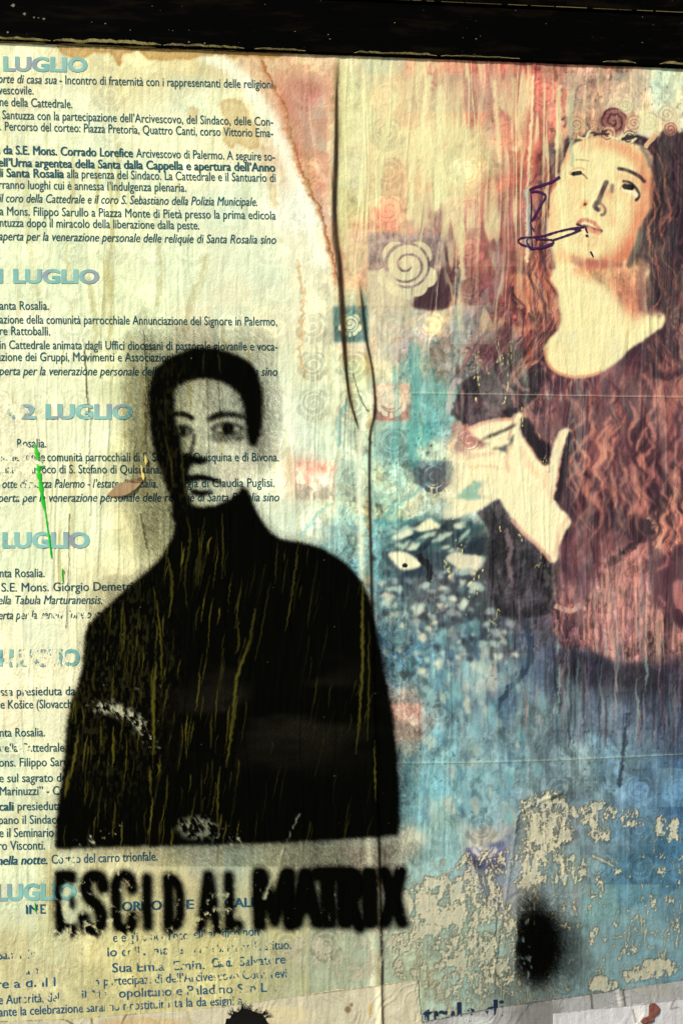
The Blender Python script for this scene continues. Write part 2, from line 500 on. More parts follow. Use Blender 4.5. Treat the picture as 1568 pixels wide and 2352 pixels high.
tile(956, 1370, 1048, 1425, (150, 165, 160), (180, 188, 175), 22, 1003, 1372, (100, 92, 104), wash=.75)
tile(892, 1616, 965, 1700, (228, 168, 152), (236, 200, 180), 0, None, None, (225, 190, 170), wash=.85)
tile(1068, 1946, 1160, 1996, (88, 88, 132), (208, 196, 185), 20, 1112, 1940, None, wash=.85)
tile(678, 1062, 768, 1150, (238, 215, 190), (238, 225, 200), 0, None, None, (240, 222, 195), wash=.8)
ART = mix(ART, (224, 120, 100), .45 * poly([(680, 1064), (766, 1064), (764, 1090), (755, 1078), (742, 1100), (730, 1084), (715, 1096), (704, 1120), (696, 1088)], 3, 6))

ART = mix(ART, (124, 152, 160), .5 * poly([(1330, 2140), (1434, 2095), (1568, 2035), (1660, 1995), (1660, 2240), (1400, 2260)], 1, 1, False))
# blue-green ink: runs, a splash with spots, spiky leaves, a pale fish with a black eye
for pts, wd, col, o in [
    ([(948, 800), (955, 900), (945, 1000), (950, 1060)], 26, (70, 150, 150), .5), ([(905, 850), (912, 960), (905, 1040)], 14, (90, 165, 160), .4),
    ([(990, 850), (985, 940), (975, 1020)], 18, (80, 150, 145), .45), ([(1048, 620), (1052, 720), (1046, 830)], 8, (150, 185, 170), .5),
    ([(845, 1235), (905, 1165), (985, 1110)], 7, (80, 160, 165), .5), ([(820, 1190), (900, 1200), (990, 1185)], 9, (70, 160, 170), .5),
    ([(690, 1235), (720, 1190), (760, 1155)], 8, (110, 185, 190), .45), ([(800, 925), (780, 960), (778, 1020)], 14, (70, 140, 150), .35),
    ([(1210, 1440), (1215, 1520), (1170, 1580), (1130, 1640)], 14, (40, 60, 82), .65), ([(1440, 1640), (1432, 1720), (1420, 1800)], 9, (40, 50, 72), .6),
    ([(1265, 1300), (1277, 1420), (1282, 1560), (1275, 1640)], 7, (150, 185, 175), .6), ([(1345, 1280), (1368, 1340), (1392, 1460)], 9, (155, 185, 180), .6),  # pale bluish highlights of two glossy creases, painted in
    ([(1376, 1330), (1388, 1400), (1400, 1460)], 6, (50, 45, 62), .6)]:
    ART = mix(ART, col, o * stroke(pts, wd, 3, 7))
r2 = random.Random(3)
for q in range(150):
    a = r2.uniform(2.4, 4.6); rad = abs(r2.gauss(0, 1)) * 95 + 20
    x = 930 + math.cos(a)*rad*1.25; y = 1300 - abs(math.sin(a))*rad*.9 + 30
    if x < 690: continue
    ART = mix(ART, r2.choice([(50, 120, 135), (40, 90, 105), (90, 170, 175)]), .7 * poly([(x-r2.uniform(1, 4.5), y), (x, y-r2.uniform(1, 4.5)), (x+r2.uniform(1, 4.5), y), (x, y+r2.uniform(1, 4.5))], .5, 1.5))
ART = mix(ART, (40, 60, 72), .62 * poly([(880, 1230), (960, 1196), (1040, 1190), (1100, 1200), (1130, 1270), (1080, 1300), (1000, 1285), (930, 1275)], 8, 18))
ART = mix(ART, (52, 60, 76), .5 * poly([(900, 1330), (1000, 1290), (1100, 1310), (1130, 1420), (1080, 1500), (990, 1440), (930, 1400)], 14, 24))
for q in range(64):                                # spiky dark leaves above the fish
    x = r2.uniform(900, 1090); y = r2.uniform(1195, 1260); L = r2.uniform(25, 60); t = r2.uniform(-.9, .25)
    d = np.array([math.cos(t), math.sin(t)]); nrm = np.array([-d[1], d[0]]); c = np.array([x, y])
    ART = mix(ART, r2.choice([(30, 52, 64), (54, 92, 100), (200, 215, 190), (36, 44, 56), (225, 225, 195), (70, 130, 135)]), .75 *
              poly([c - d*L*.5, c + nrm*L*.15, c + d*L*.5, c - nrm*L*.13], .6, 5))
for q in range(300):                               # pale and dark flakes below it
    x = r2.gauss(1010, 90); y = r2.uniform(1280, 1560); L = r2.uniform(3.5, 14)
    if x < 845: continue
    ART = mix(ART, r2.choice([(200, 210, 190), (170, 190, 180), (150, 160, 160), (60, 70, 84), (226, 216, 186), (96, 120, 130)]), .78 *
              poly([(x-L, y), (x, y-L*.7), (x+L*.8, y-L*.1), (x+L*.2, y+L*.8)], .3, 6))
for q in range(230):                               # upright dabs of teal, grey and cream further down
    x = r2.gauss(1040, 110); y = r2.uniform(1440, 1880); L = r2.uniform(4, 13); hh_ = L * r2.uniform(1.2, 3.2)
    if x < 900 or x > 1330 or (x < 985 and 1590 < y < 1730): continue
    ART = mix(ART, r2.choice([(150, 188, 188), (176, 190, 180), (84, 128, 150), (110, 165, 172), (196, 192, 172), (70, 104, 130), (128, 172, 178)]), r2.uniform(.3, .65) *
              poly([(x-L, y), (x-L*.3, y-hh_), (x+L*.8, y-hh_*.3), (x+L*.5, y+hh_)], .6, 6))
ART = mix(ART, (48, 66, 80), .75 * poly(C6([(180, 180), (300, 172), (480, 178), (620, 175), (560, 240), (420, 270), (330, 300), (240, 270)]), 2, 6))
ART = mix(ART, (232, 226, 190), poly(C6([(215, 185), (290, 178), (350, 215), (366, 240), (310, 262), (275, 258), (240, 225)]), .8, 2))
ART = mix(ART, (225, 215, 185), .9 * poly(C6([(480, 205), (520, 175), (570, 190), (630, 195), (640, 240), (560, 258), (505, 235)]), 1, 3))
ART = mix(ART, (12, 14, 16), ell(929, 1299, 6.2, 5.2, .15))
ART = mix(ART, (236, 230, 190), poly(C6([(370, 40), (410, 25), (450, 65), (390, 80), (345, 78)]), 1.2, 4))
ART = mix(ART, (16, 18, 22), .8 * stroke(C6([(360, 200), (400, 250), (405, 300)]), 14, 2, 6))

# ------------------------------------------------------------------ the printed woman
PORT = np.zeros((NY, NX), np.float32)
def put(m, col, o=1.0, part=True):
    global ART, PORT
    ART = mix(ART, col, m * o)
    if part: PORT = np.maximum(PORT, m)
def paint(m, col, seed, o=1.0, var=.22, sx=14, sy=40):
    """A mottled fill."""
    global ART, PORT
    w = bbox(m)
    t = np.asarray(col, np.float32) * (1 + var*(pools[w]*1.6 + (fbm(X[w]/sx, Y[w]/sy, seed, 4) - .5)*1.3))[..., None]
    ART[w] += (t - ART[w]) * (m[w]*o)[..., None]
    PORT = np.maximum(PORT, m)

# hair behind the head, shawl, dress
marb = fbm((X + 70*wx)/24, (Y + 60*wy)/52, 110, 4)
veins = 1 - np.abs(2*fbm((X + 40*wx)/20, (Y + 50*wy)/46, 120, 3) - 1)
figure = poly(F([(300, 520), (420, 470), (560, 395), (700, 330), (850, 345), (1050, 350), (1200, 350), (1300, 300), (1420, 280), (1560, 330), (1700, 400)]) +
              [(1640, 500), (1640, 1500), (1560, 1530), (1420, 1525), (1330, 1510), (1290, 1500)] + C6([(940, 640), (900, 560), (870, 420), (720, 400), (600, 330), (640, 200), (600, 60), (640, -20)]) +
              HD([(250, 1530), (0, 1545), (0, 1200), (60, 1130), (100, 1050), (100, 900), (130, 780), (230, 640), (330, 560), (450, 480), (560, 430), (570, 340), (470, 150), (480, 0)]) +
              F([(150, 1250), (90, 1000), (170, 860), (250, 830), (290, 640)]), 2, 10)
hairR = poly(F([(1040, 420), (1200, 440), (1290, 560), (1290, 760), (1290, 950), (1250, 1060), (1190, 1180), (1160, 1320), (1080, 1480), (1060, 1620), (1120, 1800), (1300, 1990), (1420, 2100), (1800, 2150), (1800, 380), (1540, 330), (1420, 290), (1290, 390), (1180, 350)]), 2, 6)
paint(hairR, (58, 36, 48), 130, .96, .5)
strand0 = fbm((X + 46*wx + 12*np.sin(Y/38))/7, (Y + 40*wy)/70, 113, 4)
put(hairR * ss(.50, .70, marb) * ss(560, 700, Y) * ss(.38, .56, strand0), (204, 118, 92), .7)
put(hairR * ss(.54, .68, strand0), (34, 20, 32), .55)
put(hairR * ss(.40, .28, strand0), (112, 76, 82), .5)
put(hairR * ss(.80, .93, veins), (120, 78, 84), .45)
put(hairR * ss(.62, .7, fbm(X/14, Y/30, 140, 3)) * ss(1480, 1560, X), (52, 74, 76), .6)
for pts, wd in [(F([(1420, 1560), (1390, 1700), (1440, 1820), (1420, 1960)]), 10), (F([(1300, 1440), (1230, 1560), (1260, 1680)]), 7), (F([(1500, 1100), (1390, 1080), (1360, 1180)]), 10),
                (F([(1560, 1500), (1500, 1640), (1540, 1800), (1500, 1960)]), 8)]:
    put(stroke(pts, wd*.7, 2.5, 6), (206, 124, 96), .4)
hairL = poly(F([(300, 520), (420, 470), (540, 400), (650, 405), (560, 480), (520, 590), (480, 680), (450, 780), (400, 860), (380, 960), (375, 1080), (362, 1250), (400, 1380), (440, 1560), (450, 1800), (460, 2000), (470, 2140), (400, 2240), (300, 2300), (230, 2150), (200, 1900), (300, 1700), (330, 1450), (250, 1250), (220, 1000), (280, 800), (310, 640)]), 3, 8)
paint(hairL, (128, 62, 66), 150, .85, .5)
put(hairL * ss(.55, .68, marb), (200, 100, 80), .6); put(hairL * ss(.82, .93, veins), (66, 34, 48), .75)
put(stroke(F([(560, 410), (500, 520), (440, 640), (430, 720)]), 16, 4, 5), (70, 50, 58), .8)
put(stroke(F([(400, 480), (410, 600), (430, 690)]), 14, 5, 5), (140, 140, 125), .6)
curl = poly(HD([(480, 0), (470, 150), (560, 330), (580, 300), (680, 290), (770, 360), (780, 300), (765, 150), (760, 0)]), 3, 8)
paint(curl, (112, 54, 64), 160, .85, .5); put(curl * ss(.52, .62, marb), (216, 128, 96), .75)
put(poly(HD([(540, 330), (600, 315), (620, 350), (560, 380), (490, 420), (500, 360)]), 3, 7), (222, 142, 110), .7)
shawl = poly(HD([(90, 890), (120, 800), (165, 700), (250, 640), (330, 600), (380, 540), (480, 500), (600, 440), (720, 370), (690, 500), (700, 600), (640, 780), (540, 880), (470, 925), (330, 945), (210, 975), (120, 930)]), 1.5, 6)
paint(shawl, (66, 48, 58), 170, .93, .55)
put(shawl * ss(.62, .72, marb), (128, 84, 92), .6)
put(stroke(HD([(70, 880), (90, 760), (110, 700), (140, 690)]), 12, 3, 5), (188, 168, 165), .8)
for p in [[(480, 640), (500, 690), (540, 740), (580, 745)], [(560, 600), (640, 560), (690, 600)], [(420, 720), (470, 760), (500, 850)], [(600, 830), (660, 800), (720, 790)]]:
    put(stroke(HD(p), 9, 2, 4), (170, 110, 112), .65)
dress = poly(HD([(690, 560), (760, 650), (900, 665), (1060, 625), (1200, 520), (1330, 430), (1440, 330), (1568, 280), (1760, 300), (1760, 2500), (1300, 2450), (1000, 2400), (760, 2350), (740, 1860), (780, 1740), (850, 1600), (770, 1480), (760, 1300), (800, 1160), (850, 1010), (760, 1000), (720, 1120), (640, 1180), (560, 1050), (530, 900), (640, 780)]), 2, 8)
paint(dress, (132, 80, 86), 180, .62, .5)
strand = fbm((X + 46*wx + 10*np.sin(Y/34))/7.5, (Y + 40*wy)/60, 115, 4)
put(dress * ss(.46, .72, marb) * ss(.36, .60, strand), (220, 136, 110), .72)
put(dress * ss(.47, .26, marb), (62, 36, 50), .75)
put(dress * ss(.55, .72, strand), (92, 56, 70), .45)
put(dress * ss(.64, .74, fbm(X/9, Y/15, 117, 4)), (232, 156, 124), .35)
put(dress * ss(.86, .96, veins), (52, 30, 44), .6)
put(poly(HD([(700, 690), (820, 680), (980, 690), (1130, 640), (1260, 540), (1230, 620), (1120, 710), (960, 760), (780, 760)]), 6, 10), (84, 46, 62), .8)
for p, w in [([(1180, 700), (1200, 780), (1160, 880), (1200, 960)], 9), ([(1290, 640), (1350, 700), (1300, 800)], 12), ([(1100, 1000), (1140, 1080), (1110, 1160), (1170, 1250)], 10), ([(1180, 960), (1260, 950), (1300, 1010)], 9),
             ([(1420, 660), (1400, 800), (1450, 900)], 10), ([(1500, 560), (1480, 700), (1540, 820)], 12), ([(900, 1000), (1000, 1020), (1040, 1100), (960, 1150)], 14), ([(1200, 1120), (1250, 1260), (1220, 1400)], 8),
             ([(1350, 440), (1320, 560), (1400, 600), (1460, 540)], 9)]:
    put(stroke(HD(p), w*.8, 3, 6) * ss(.3, .55, strand), (228, 142, 110), .6)
DARKS = [([(1290, 960), (1270, 1100), (1300, 1220), (1290, 1400)], 13), ([(1400, 880), (1330, 960), (1270, 1050)], 9), ([(840, 1150), (830, 1300), (870, 1440), (960, 1500)], 34), ([(880, 1500), (1000, 1560), (1150, 1580), (1300, 1640)], 44),
             ([(1100, 1380), (1120, 1480), (1200, 1560)], 22), ([(1360, 560), (1420, 660), (1560, 640)], 12), ([(930, 1250), (1010, 1330), (1090, 1300)], 14), ([(1300, 1700), (1180, 1790), (1100, 1850)], 14)]
for p, w in DARKS:
    put(stroke(HD(p), w, 4, 9), (44, 26, 38), .82)
drape = poly(HD([(1325, 1620), (1340, 1520), (1390, 1440), (1460, 1400), (1760, 1330), (1760, 1760), (1500, 1830), (1440, 1770), (1370, 1740)]), 2, 5)
paint(drape, (214, 128, 108), 190, .8, .5); put(drape * ss(.45, .33, marb), (120, 66, 74), .6); put(drape * ss(.6, .7, marb), (240, 170, 140), .5)
skirt = poly(C6([(1130, 620), (1100, 430), (1180, 300), (1200, 190), (1300, 150), (1400, 130), (1420, 320), (1450, 440), (1640, 580), (1640, 690), (1300, 690)]), 3, 8)
paint(skirt, (188, 124, 116), 200, .62, .5, 5, 90); lines_ = ss(.5, .62, fbm(X/6, Y/120, 205, 3)); put(skirt * lines_, (226, 176, 150), .5); put(skirt * ss(.62, .72, fbm(X/9, Y/90, 207, 3)), (120, 84, 100), .55)
put(poly(C6([(1400, 220), (1450, 210), (1500, 180), (1640, 100), (1640, 540), (1560, 530), (1480, 460), (1420, 360)]), 3, 9), (70, 40, 54), .8)
for p, w in [([(1470, 160), (1500, 220), (1450, 260)], 7), ([(1540, 330), (1560, 420), (1640, 460)], 26), ([(1460, 380), (1480, 420)], 6)]:
    put(stroke(C6(p), w, 2, 5), (208, 130, 120), .8)
band = poly(C6([(950, 640), (1130, 640), (1250, 690), (1420, 680), (1640, 690), (1640, 880), (1420, 830), (1300, 800), (1130, 780), (980, 700)]), 8, 16)
paint(band, (50, 44, 62), 210, .85, .5)
put(stroke(C6([(895, 375), (925, 400), (945, 395)]), 12, 1.2, 3), (214, 190, 170), .9)
put(stroke(C6([(975, 425), (1030, 445), (1065, 445), (1085, 425), (1110, 435)]), 11, 1.4, 3), (214, 172, 150), .9)
sleeve = poly(HD([(250, 1530), (330, 1480), (390, 1435), (415, 1450), (450, 1560), (530, 1650), (630, 1730), (725, 1840), (740, 2000), (735, 2150), (560, 2200), (380, 2150), (300, 1900), (340, 1700), (300, 1600)]), 1.5, 5)
paint(sleeve, (62, 54, 64), 220, .93, .6)
put(sleeve * ss(.6, .7, marb), (118, 104, 112), .55)
put(stroke(HD([(440, 1650), (470, 1760), (450, 1860), (480, 1960)]), 12, 3, 5), (140, 112, 118), .7)

def strands(guide, spread, n, cols, seed, wmax, amp, o=.55):
    r = random.Random(seed); g = smooth(guide, 6, False)
    for q in range(n):
        i0 = r.randrange(0, max(1, len(g) - 8)); i1 = min(len(g) - 1, i0 + r.randrange(6, 18)); off = r.gauss(0, spread); ph = r.uniform(0, 6.3); wl = r.uniform(26, 60)
        p = [(x + off + amp*math.sin(y/wl*3.1 + ph), y + r.uniform(-2, 2)) for x, y in g[i0:i1+1:2]]
        if len(p) < 3: continue
        put(stroke(p, 4, max(1.6, wmax*.28), 3, widths=[.8, r.uniform(2, wmax), r.uniform(2, wmax), .8]), r.choice(cols), o * r.uniform(.5, 1.1), False)
strands([(1480, 330), (1515, 450), (1500, 560), (1530, 660), (1500, 760), (1540, 860), (1530, 960)], 34, 90, [(36, 20, 32), (96, 58, 66), (200, 118, 94), (70, 44, 54), (44, 60, 64)], 31, 7, 9)
strands([(1300, 325), (1262, 420), (1250, 520), (1232, 620), (1246, 720), (1215, 800), (1170, 880)], 20, 80, [(104, 50, 56), (206, 110, 84), (56, 28, 40), (170, 84, 76), (226, 140, 104)], 32, 6, 8)
strands([(1180, 640), (1150, 740), (1120, 800), (1080, 880)], 26, 30, [(150, 84, 84), (84, 44, 56), (190, 110, 96)], 33, 6, 8, .4)
for k, gx_ in enumerate((1330, 1390, 1450, 1510, 1560)):
    strands([(gx_ + 40, 800), (gx_ + 10, 900), (gx_ + 24, 1000), (gx_ - 6, 1100), (gx_ + 12, 1200), (gx_ - 4, 1290)], 20, 34, [(222, 138, 108), (150, 86, 86), (56, 32, 46), (192, 112, 98), (96, 56, 70), (232, 160, 128)], 40 + k, 8, 11, .6)
for k, gx_ in enumerate((1320, 1400, 1470)):
    strands([(gx_, 1260), (gx_ + 6, 1340), (gx_ + 2, 1420), (gx_ + 8, 1500)], 26, 26, [(226, 160, 138), (130, 88, 100), (206, 132, 116), (164, 180, 172), (90, 60, 78)], 60 + k, 6, 3, .5)

for p, w in DARKS: put(stroke(HD(p), w*1.25, 6, 12) * (.35 + .65*ss(.35, .6, marb)), (38, 22, 34), .9, False)
for k, gx_ in enumerate((1300, 1340, 1420, 1500)):
    strands([(gx_, 860), (gx_ + 14, 960), (gx_ - 4, 1060), (gx_ + 8, 1160), (gx_, 1250)], 26, 16, [(44, 26, 38), (70, 40, 54), (58, 34, 48)], 70 + k, 12, 10, .75)
tors = ell(1440, 1130, 230, 330, .3) * (dress > .3) * (1 - .85*drape) * (1 - .7*skirt)
for ch in range(3): ART[..., ch] += (blur(ART[..., ch], 4.5) - ART[..., ch]) * tors * .72
ART = mix(ART, (150, 78, 94), .24 * tors)
put(stroke(HD([(1180, 560), (1270, 470), (1360, 410), (1450, 330)]), 26, 8, 8), (74, 40, 54), .6, False)
for k, gx_ in enumerate((1360, 1440, 1520)):
    strands([(gx_, 860), (gx_ + 14, 960), (gx_ - 4, 1060), (gx_ + 8, 1160), (gx_, 1240)], 30, 16, [(226, 150, 122), (214, 134, 112), (206, 126, 112), (48, 28, 42)], 80 + k, 17, 13, .6)

for k, gx_ in enumerate((1260, 1330, 1400, 1470, 1540)):
    strands([(gx_, 1440), (gx_ + 3, 1500), (gx_ + 2, 1570), (gx_ + 4, 1640), (gx_ + 2, 1720)], 24, 20, [(112, 92, 112), (150, 178, 172), (60, 52, 76), (176, 128, 124), (90, 120, 136), (40, 40, 60)], 90 + k, 7, 2, .5)

# skin: face, neck, hand
SKIN = (233, 217, 164)
face = poly(F([(562, 470), (640, 412), (780, 385), (950, 398), (1090, 428), (1190, 490), (1250, 580), (1275, 700), (1262, 850), (1272, 960), (1235, 1050), (1185, 1150), (1160, 1230), (1130, 1330), (1080, 1440), (1060, 1560), (1060, 1650), (440, 1650), (445, 1560), (430, 1430), (395, 1330), (362, 1240), (375, 1120), (385, 1040), (384, 950), (402, 860), (440, 790), (475, 735), (490, 640), (525, 570)]), 1.0, 2)
neck = poly(HD([(765, -40), (770, 150), (785, 300), (770, 365), (720, 415), (680, 470), (688, 540), (720, 600), (780, 645), (860, 665), (960, 660), (1040, 635), (1120, 585), (1180, 535), (1240, 475), (1310, 435), (1390, 375), (1445, 325), (1440, 270), (1390, 240), (1340, 242), (1310, 100), (1310, -40)]), 1.2, 3)
put(face, SKIN); put(neck, (234, 219, 168))
put(face * ss(.50, .72, fbm(X/9, Y/150, 225, 3)), (226, 196, 142), .45); put(neck * ss(.55, .72, fbm(X/8, Y/150, 226, 3)), (228, 206, 150), .4)
put(stroke(HD([(690, 480), (690, 540), (725, 605), (785, 645), (860, 662), (960, 656), (1040, 630)]), 7, 3), (222, 150, 105), .7)
shadow = poly(HD([(850, -20), (890, 20), (1000, 45), (1080, 95), (1130, 160), (1180, 205), (1230, 265), (1290, 285), (1320, 200), (1320, -60), (1100, -120)]), 2.5, 6)
paint(blur(shadow, 7), (222, 152, 112), 230, .8, .3, 8, 26)
put(poly(HD([(1130, 0), (1230, 60), (1290, 130), (1300, 280), (1230, 260), (1180, 190)]), 12, 8), (188, 104, 86), .65)
put(stroke(HD([(1305, -20), (1300, 120), (1320, 240), (1400, 250)]), 20, 9, 6), (120, 66, 70), .7)
put(stroke(F([(600, 1450), (700, 1480), (850, 1490), (1000, 1490)]), 17, 6, 3), (138, 98, 100), .8)
put(stroke(F([(470, 1420), (560, 1440), (660, 1440)]), 26, 9), (232, 170, 120), .6)
put(stroke(F([(700, 1500), (900, 1480), (1040, 1400), (1100, 1300)]), 24, 9, 4), (200, 112, 88), .75)
blush = [([(1010, 480), (1120, 540), (1200, 640), (1240, 760), (1250, 900), (1210, 1020)], 22, 11, (216, 146, 106), .55), ([(820, 420), (960, 440), (1080, 470)], 16, 10, (214, 130, 92), .6),
         ([(1190, 1050), (1140, 1180), (1100, 1300), (1050, 1400)], 20, 10, (206, 112, 82), .8), ([(420, 860), (400, 1000), (400, 1150), (400, 1300)], 7, 5, (236, 176, 128), .7),
         ([(560, 480), (540, 560), (510, 640)], 9, 5, (224, 150, 110), .6), ([(1040, 870), (1100, 930), (1180, 960)], 26, 14, (232, 190, 140), .5), ([(1180, 700), (1240, 760), (1250, 830)], 16, 8, (204, 120, 92), .6)]
for p, w, s, c, o in blush: put(stroke(F(p), w, s, 2), c, o)
for p, w, s, c, o in [([(1215, 560), (1235, 700), (1225, 860), (1235, 960)], 34, 17, (206, 134, 98), .6), ([(1180, 1000), (1120, 1180), (1050, 1330), (960, 1420)], 40, 20, (214, 140, 102), .6), ([(860, 880), (880, 960), (900, 1040), (940, 1120)], 26, 13, (226, 176, 126), .55),
                      ([(640, 1290), (760, 1310), (860, 1300)], 24, 12, (224, 180, 130), .5), ([(520, 760), (600, 770), (690, 770)], 18, 9, (230, 186, 134), .55), ([(1000, 720), (1080, 730), (1150, 760)], 18, 9, (222, 168, 122), .6), ([(820, 640), (830, 740), (800, 860), (770, 940)], 12, 6, (240, 228, 182), .6),
                      ([(430, 1000), (420, 1150), (440, 1300), (500, 1400)], 16, 8, (232, 184, 134), .5), ([(700, 440), (860, 450), (1040, 480), (1150, 560)], 26, 13, (222, 156, 112), .5), ([(600, 850), (560, 960), (600, 1060)], 24, 12, (236, 204, 152), .5)]:
    put(stroke(F(p), w, s, 3), c, o)
ink = (52, 36, 44)
for p, w, s, c, o in [
    ([(620, 570), (670, 572), (730, 580)], 3.2, 2, (150, 120, 92), .8),
    ([(995, 648), (1060, 660), (1130, 690), (1180, 720), (1220, 760)], 8, 2.4, (70, 48, 54), .92),
    ([(560, 690), (600, 655), (650, 640), (690, 655)], 4, 2, (206, 144, 100), .8),
    ([(575, 700), (600, 682), (640, 680), (680, 700), (715, 735)], 3.6, 1.4, (110, 80, 66), .9),
    ([(590, 676), (640, 668)], 6.0, 2, (244, 236, 200), .7),
    ([(598, 694), (652, 686)], 10.0, 1.3, (10, 8, 8), 1),
    ([(1040, 760), (1090, 770), (1140, 810), (1170, 860), (1172, 900), (1150, 925)], 6.5, 2, ink, .92),
    ([(1010, 830), (1030, 790), (1060, 770)], 3.2, 2, (196, 130, 100), .7),
    ([(1040, 830), (1100, 850), (1150, 880)], 10, 3, (244, 236, 200), .7),
    ([(1052, 806), (1108, 815)], 13, 1.3, (10, 8, 8), 1),
    ([(885, 770), (860, 830), (830, 900), (820, 950)], 11, 3, (84, 62, 66), .92),
    ([(940, 800), (935, 850)], 10, 4, (128, 96, 86), .8), ([(905, 860), (930, 900)], 14, 8, (210, 150, 110), .6),
    ([(800, 950), (785, 985), (815, 1010)], 11, 3, (74, 54, 62), .95), ([(845, 970), (872, 1005), (870, 1045), (845, 1058)], 7, 2.2, (84, 60, 64), .92),
    ([(840, 980), (855, 1010)], 7, 2.5, (228, 150, 106), .8),
    ([(676, 985), (690, 945), (712, 940)], 9, 4, (226, 146, 100), .8), ([(694, 966), (704, 962)], 7, 2, (120, 52, 44), .95),
    ([(640, 1130), (670, 1105), (700, 1100), (730, 1110), (780, 1130), (820, 1180)], 9, 2.6, (196, 110, 96), .95),
    ([(690, 1150), (740, 1165), (800, 1190), (838, 1200)], 5, 1.6, (96, 44, 54), .95), ([(630, 1142), (690, 1165)], 6, 1.6, (70, 30, 50), .9),
    ([(800, 1195), (838, 1200)], 8, 2, (96, 40, 52), .9), ([(720, 1175), (770, 1200), (820, 1215)], 11, 4, (214, 112, 92), .85),
    ([(700, 1240), (800, 1260)], 8, 5, (222, 170, 124), .6),
    ([(1200, 470), (1250, 540), (1270, 620)], 11, 4, (120, 110, 96), .75), ([(1195, 1190), (1170, 1290), (1130, 1400), (1090, 1500)], 14, 5, (104, 96, 92), .75)]:
    put(stroke(F(p), w, s), c, o)

hand = poly(HD([(330, 1100), (260, 1060), (200, 1000), (280, 965), (370, 940), (470, 933), (500, 900), (530, 890), (540, 930), (525, 980), (545, 1050), (600, 1130), (640, 1188), (690, 1232), (718, 1190), (735, 1100), (770, 1030), (808, 990), (846, 1003), (824, 1080), (792, 1160), (772, 1270), (750, 1430), (765, 1480), (820, 1540), (853, 1590), (815, 1645), (775, 1740), (757, 1835), (730, 1842), (700, 1802), (620, 1722), (550, 1662), (490, 1582), (440, 1522), (405, 1452), (388, 1440), (330, 1470), (250, 1520), (120, 1555), (-40, 1540), (-40, 1200), (120, 1150)]), 1.2, 3)
put(hand * ss(1004, 1075, X + .25*(Y-1100) + 50*wx), (240, 226, 184))
put(stroke(HD([(200, 995), (280, 962), (370, 938), (470, 932)]), 8, 3), (230, 164, 136), .7)
put(stroke(HD([(535, 960), (560, 1060), (640, 1185), (690, 1228)]), 6, 3), (234, 180, 140), .7)
put(stroke(HD([(842, 1010), (815, 1090), (785, 1180), (768, 1290), (750, 1430)]), 7, 3), (208, 150, 130), .7)
put(stroke(HD([(480, 1580), (560, 1670), (640, 1740), (720, 1835)]), 10, 4), (226, 160, 138), .75)
for p, w, s, c, o in [([(470, 1100), (440, 1180), (450, 1260)], 10, 5, (226, 176, 142), .6), ([(540, 1130), (580, 1220), (640, 1290)], 14, 7, (232, 192, 152), .55), ([(330, 1440), (280, 1400), (300, 1330)], 8, 4, (214, 180, 150), .5), ([(700, 1250), (690, 1340), (740, 1440)], 16, 8, (230, 186, 150), .55),
                      ([(200, 1180), (280, 1160), (360, 1150)], 8, 4, (220, 176, 146), .55), ([(210, 1240), (300, 1230), (380, 1240)], 7, 4, (222, 182, 150), .5), ([(820, 1560), (780, 1660), (745, 1800)], 10, 5, (222, 166, 140), .6), ([(790, 1020), (770, 1100), (740, 1180)], 9, 4, (232, 190, 156), .5), ([(495, 905), (470, 990), (455, 1060)], 6, 3, (180, 130, 112), .6)]:
    put(stroke(HD(p), w, s, 3), c, o)
put(poly(HD([(275, 1068), (330, 1035), (430, 992), (492, 962), (485, 985), (400, 1022), (340, 1050)]), 1, 2), (72, 66, 64), .95)
put(poly(HD([(345, 1128), (400, 1105), (450, 1090), (476, 1048), (495, 1045), (480, 1080), (446, 1110), (440, 1150), (400, 1130)]), 1.2, 4), (98, 96, 92), .9)
put(poly(HD([(530, 950), (558, 918), (590, 935), (630, 1030), (690, 1080), (722, 1130), (690, 1226), (640, 1180), (600, 1115), (548, 1045)]), 1.2, 3), (34, 22, 32), .95)
put(poly(HD([(600, 920), (640, 990), (700, 960), (720, 1000), (700, 1080), (640, 1010)]), 2, 4), (120, 88, 92), .85)
put(stroke(HD([(850, 1040), (812, 1180), (790, 1330), (765, 1440)]), 15, 4, 4), (40, 28, 38), .85)
put(poly(HD([(130, 1430), (200, 1350), (290, 1325), (260, 1400), (300, 1430), (210, 1450), (140, 1445)]), 1, 6), (110, 160, 150), .7)

# crown of roses
for (x, y, rad, c1, c2, o) in [(950, 230, 120, (150, 88, 84), (92, 44, 56), .85), (620, 260, 70, (206, 170, 130), (150, 110, 96), .7), (760, 270, 50, (214, 160, 124), (150, 90, 84), .7), (1130, 250, 75, (222, 176, 140), (160, 110, 96), .7),
                               (1260, 240, 90, (220, 214, 168), (170, 160, 130), .8), (1060, 90, 70, (218, 214, 170), (180, 160, 130), .6), (900, 340, 70, (226, 176, 138), (120, 66, 66), .75), (1090, 370, 60, (214, 190, 150), (60, 44, 50), .8), (1420, 170, 80, (216, 210, 172), (170, 140, 120), .6), (1450, 300, 60, (190, 120, 100), (110, 66, 70), .7)]:
    (px, py), = F([(x, y)]); rr = rad * .26
    m = ell(px, py, rr, rr, .12); put(m, c1, o)
    ang = np.arctan2(Y-py, X-px) / (2*np.pi); q = (np.hypot(X-px, Y-py)/rr*2.2 - ang + .6*(fbm(X/8, Y/8, 240, 2)-.5)) % 1
    put(m * (ss(.1, .2, q) - ss(.5, .6, q)), c2, o)
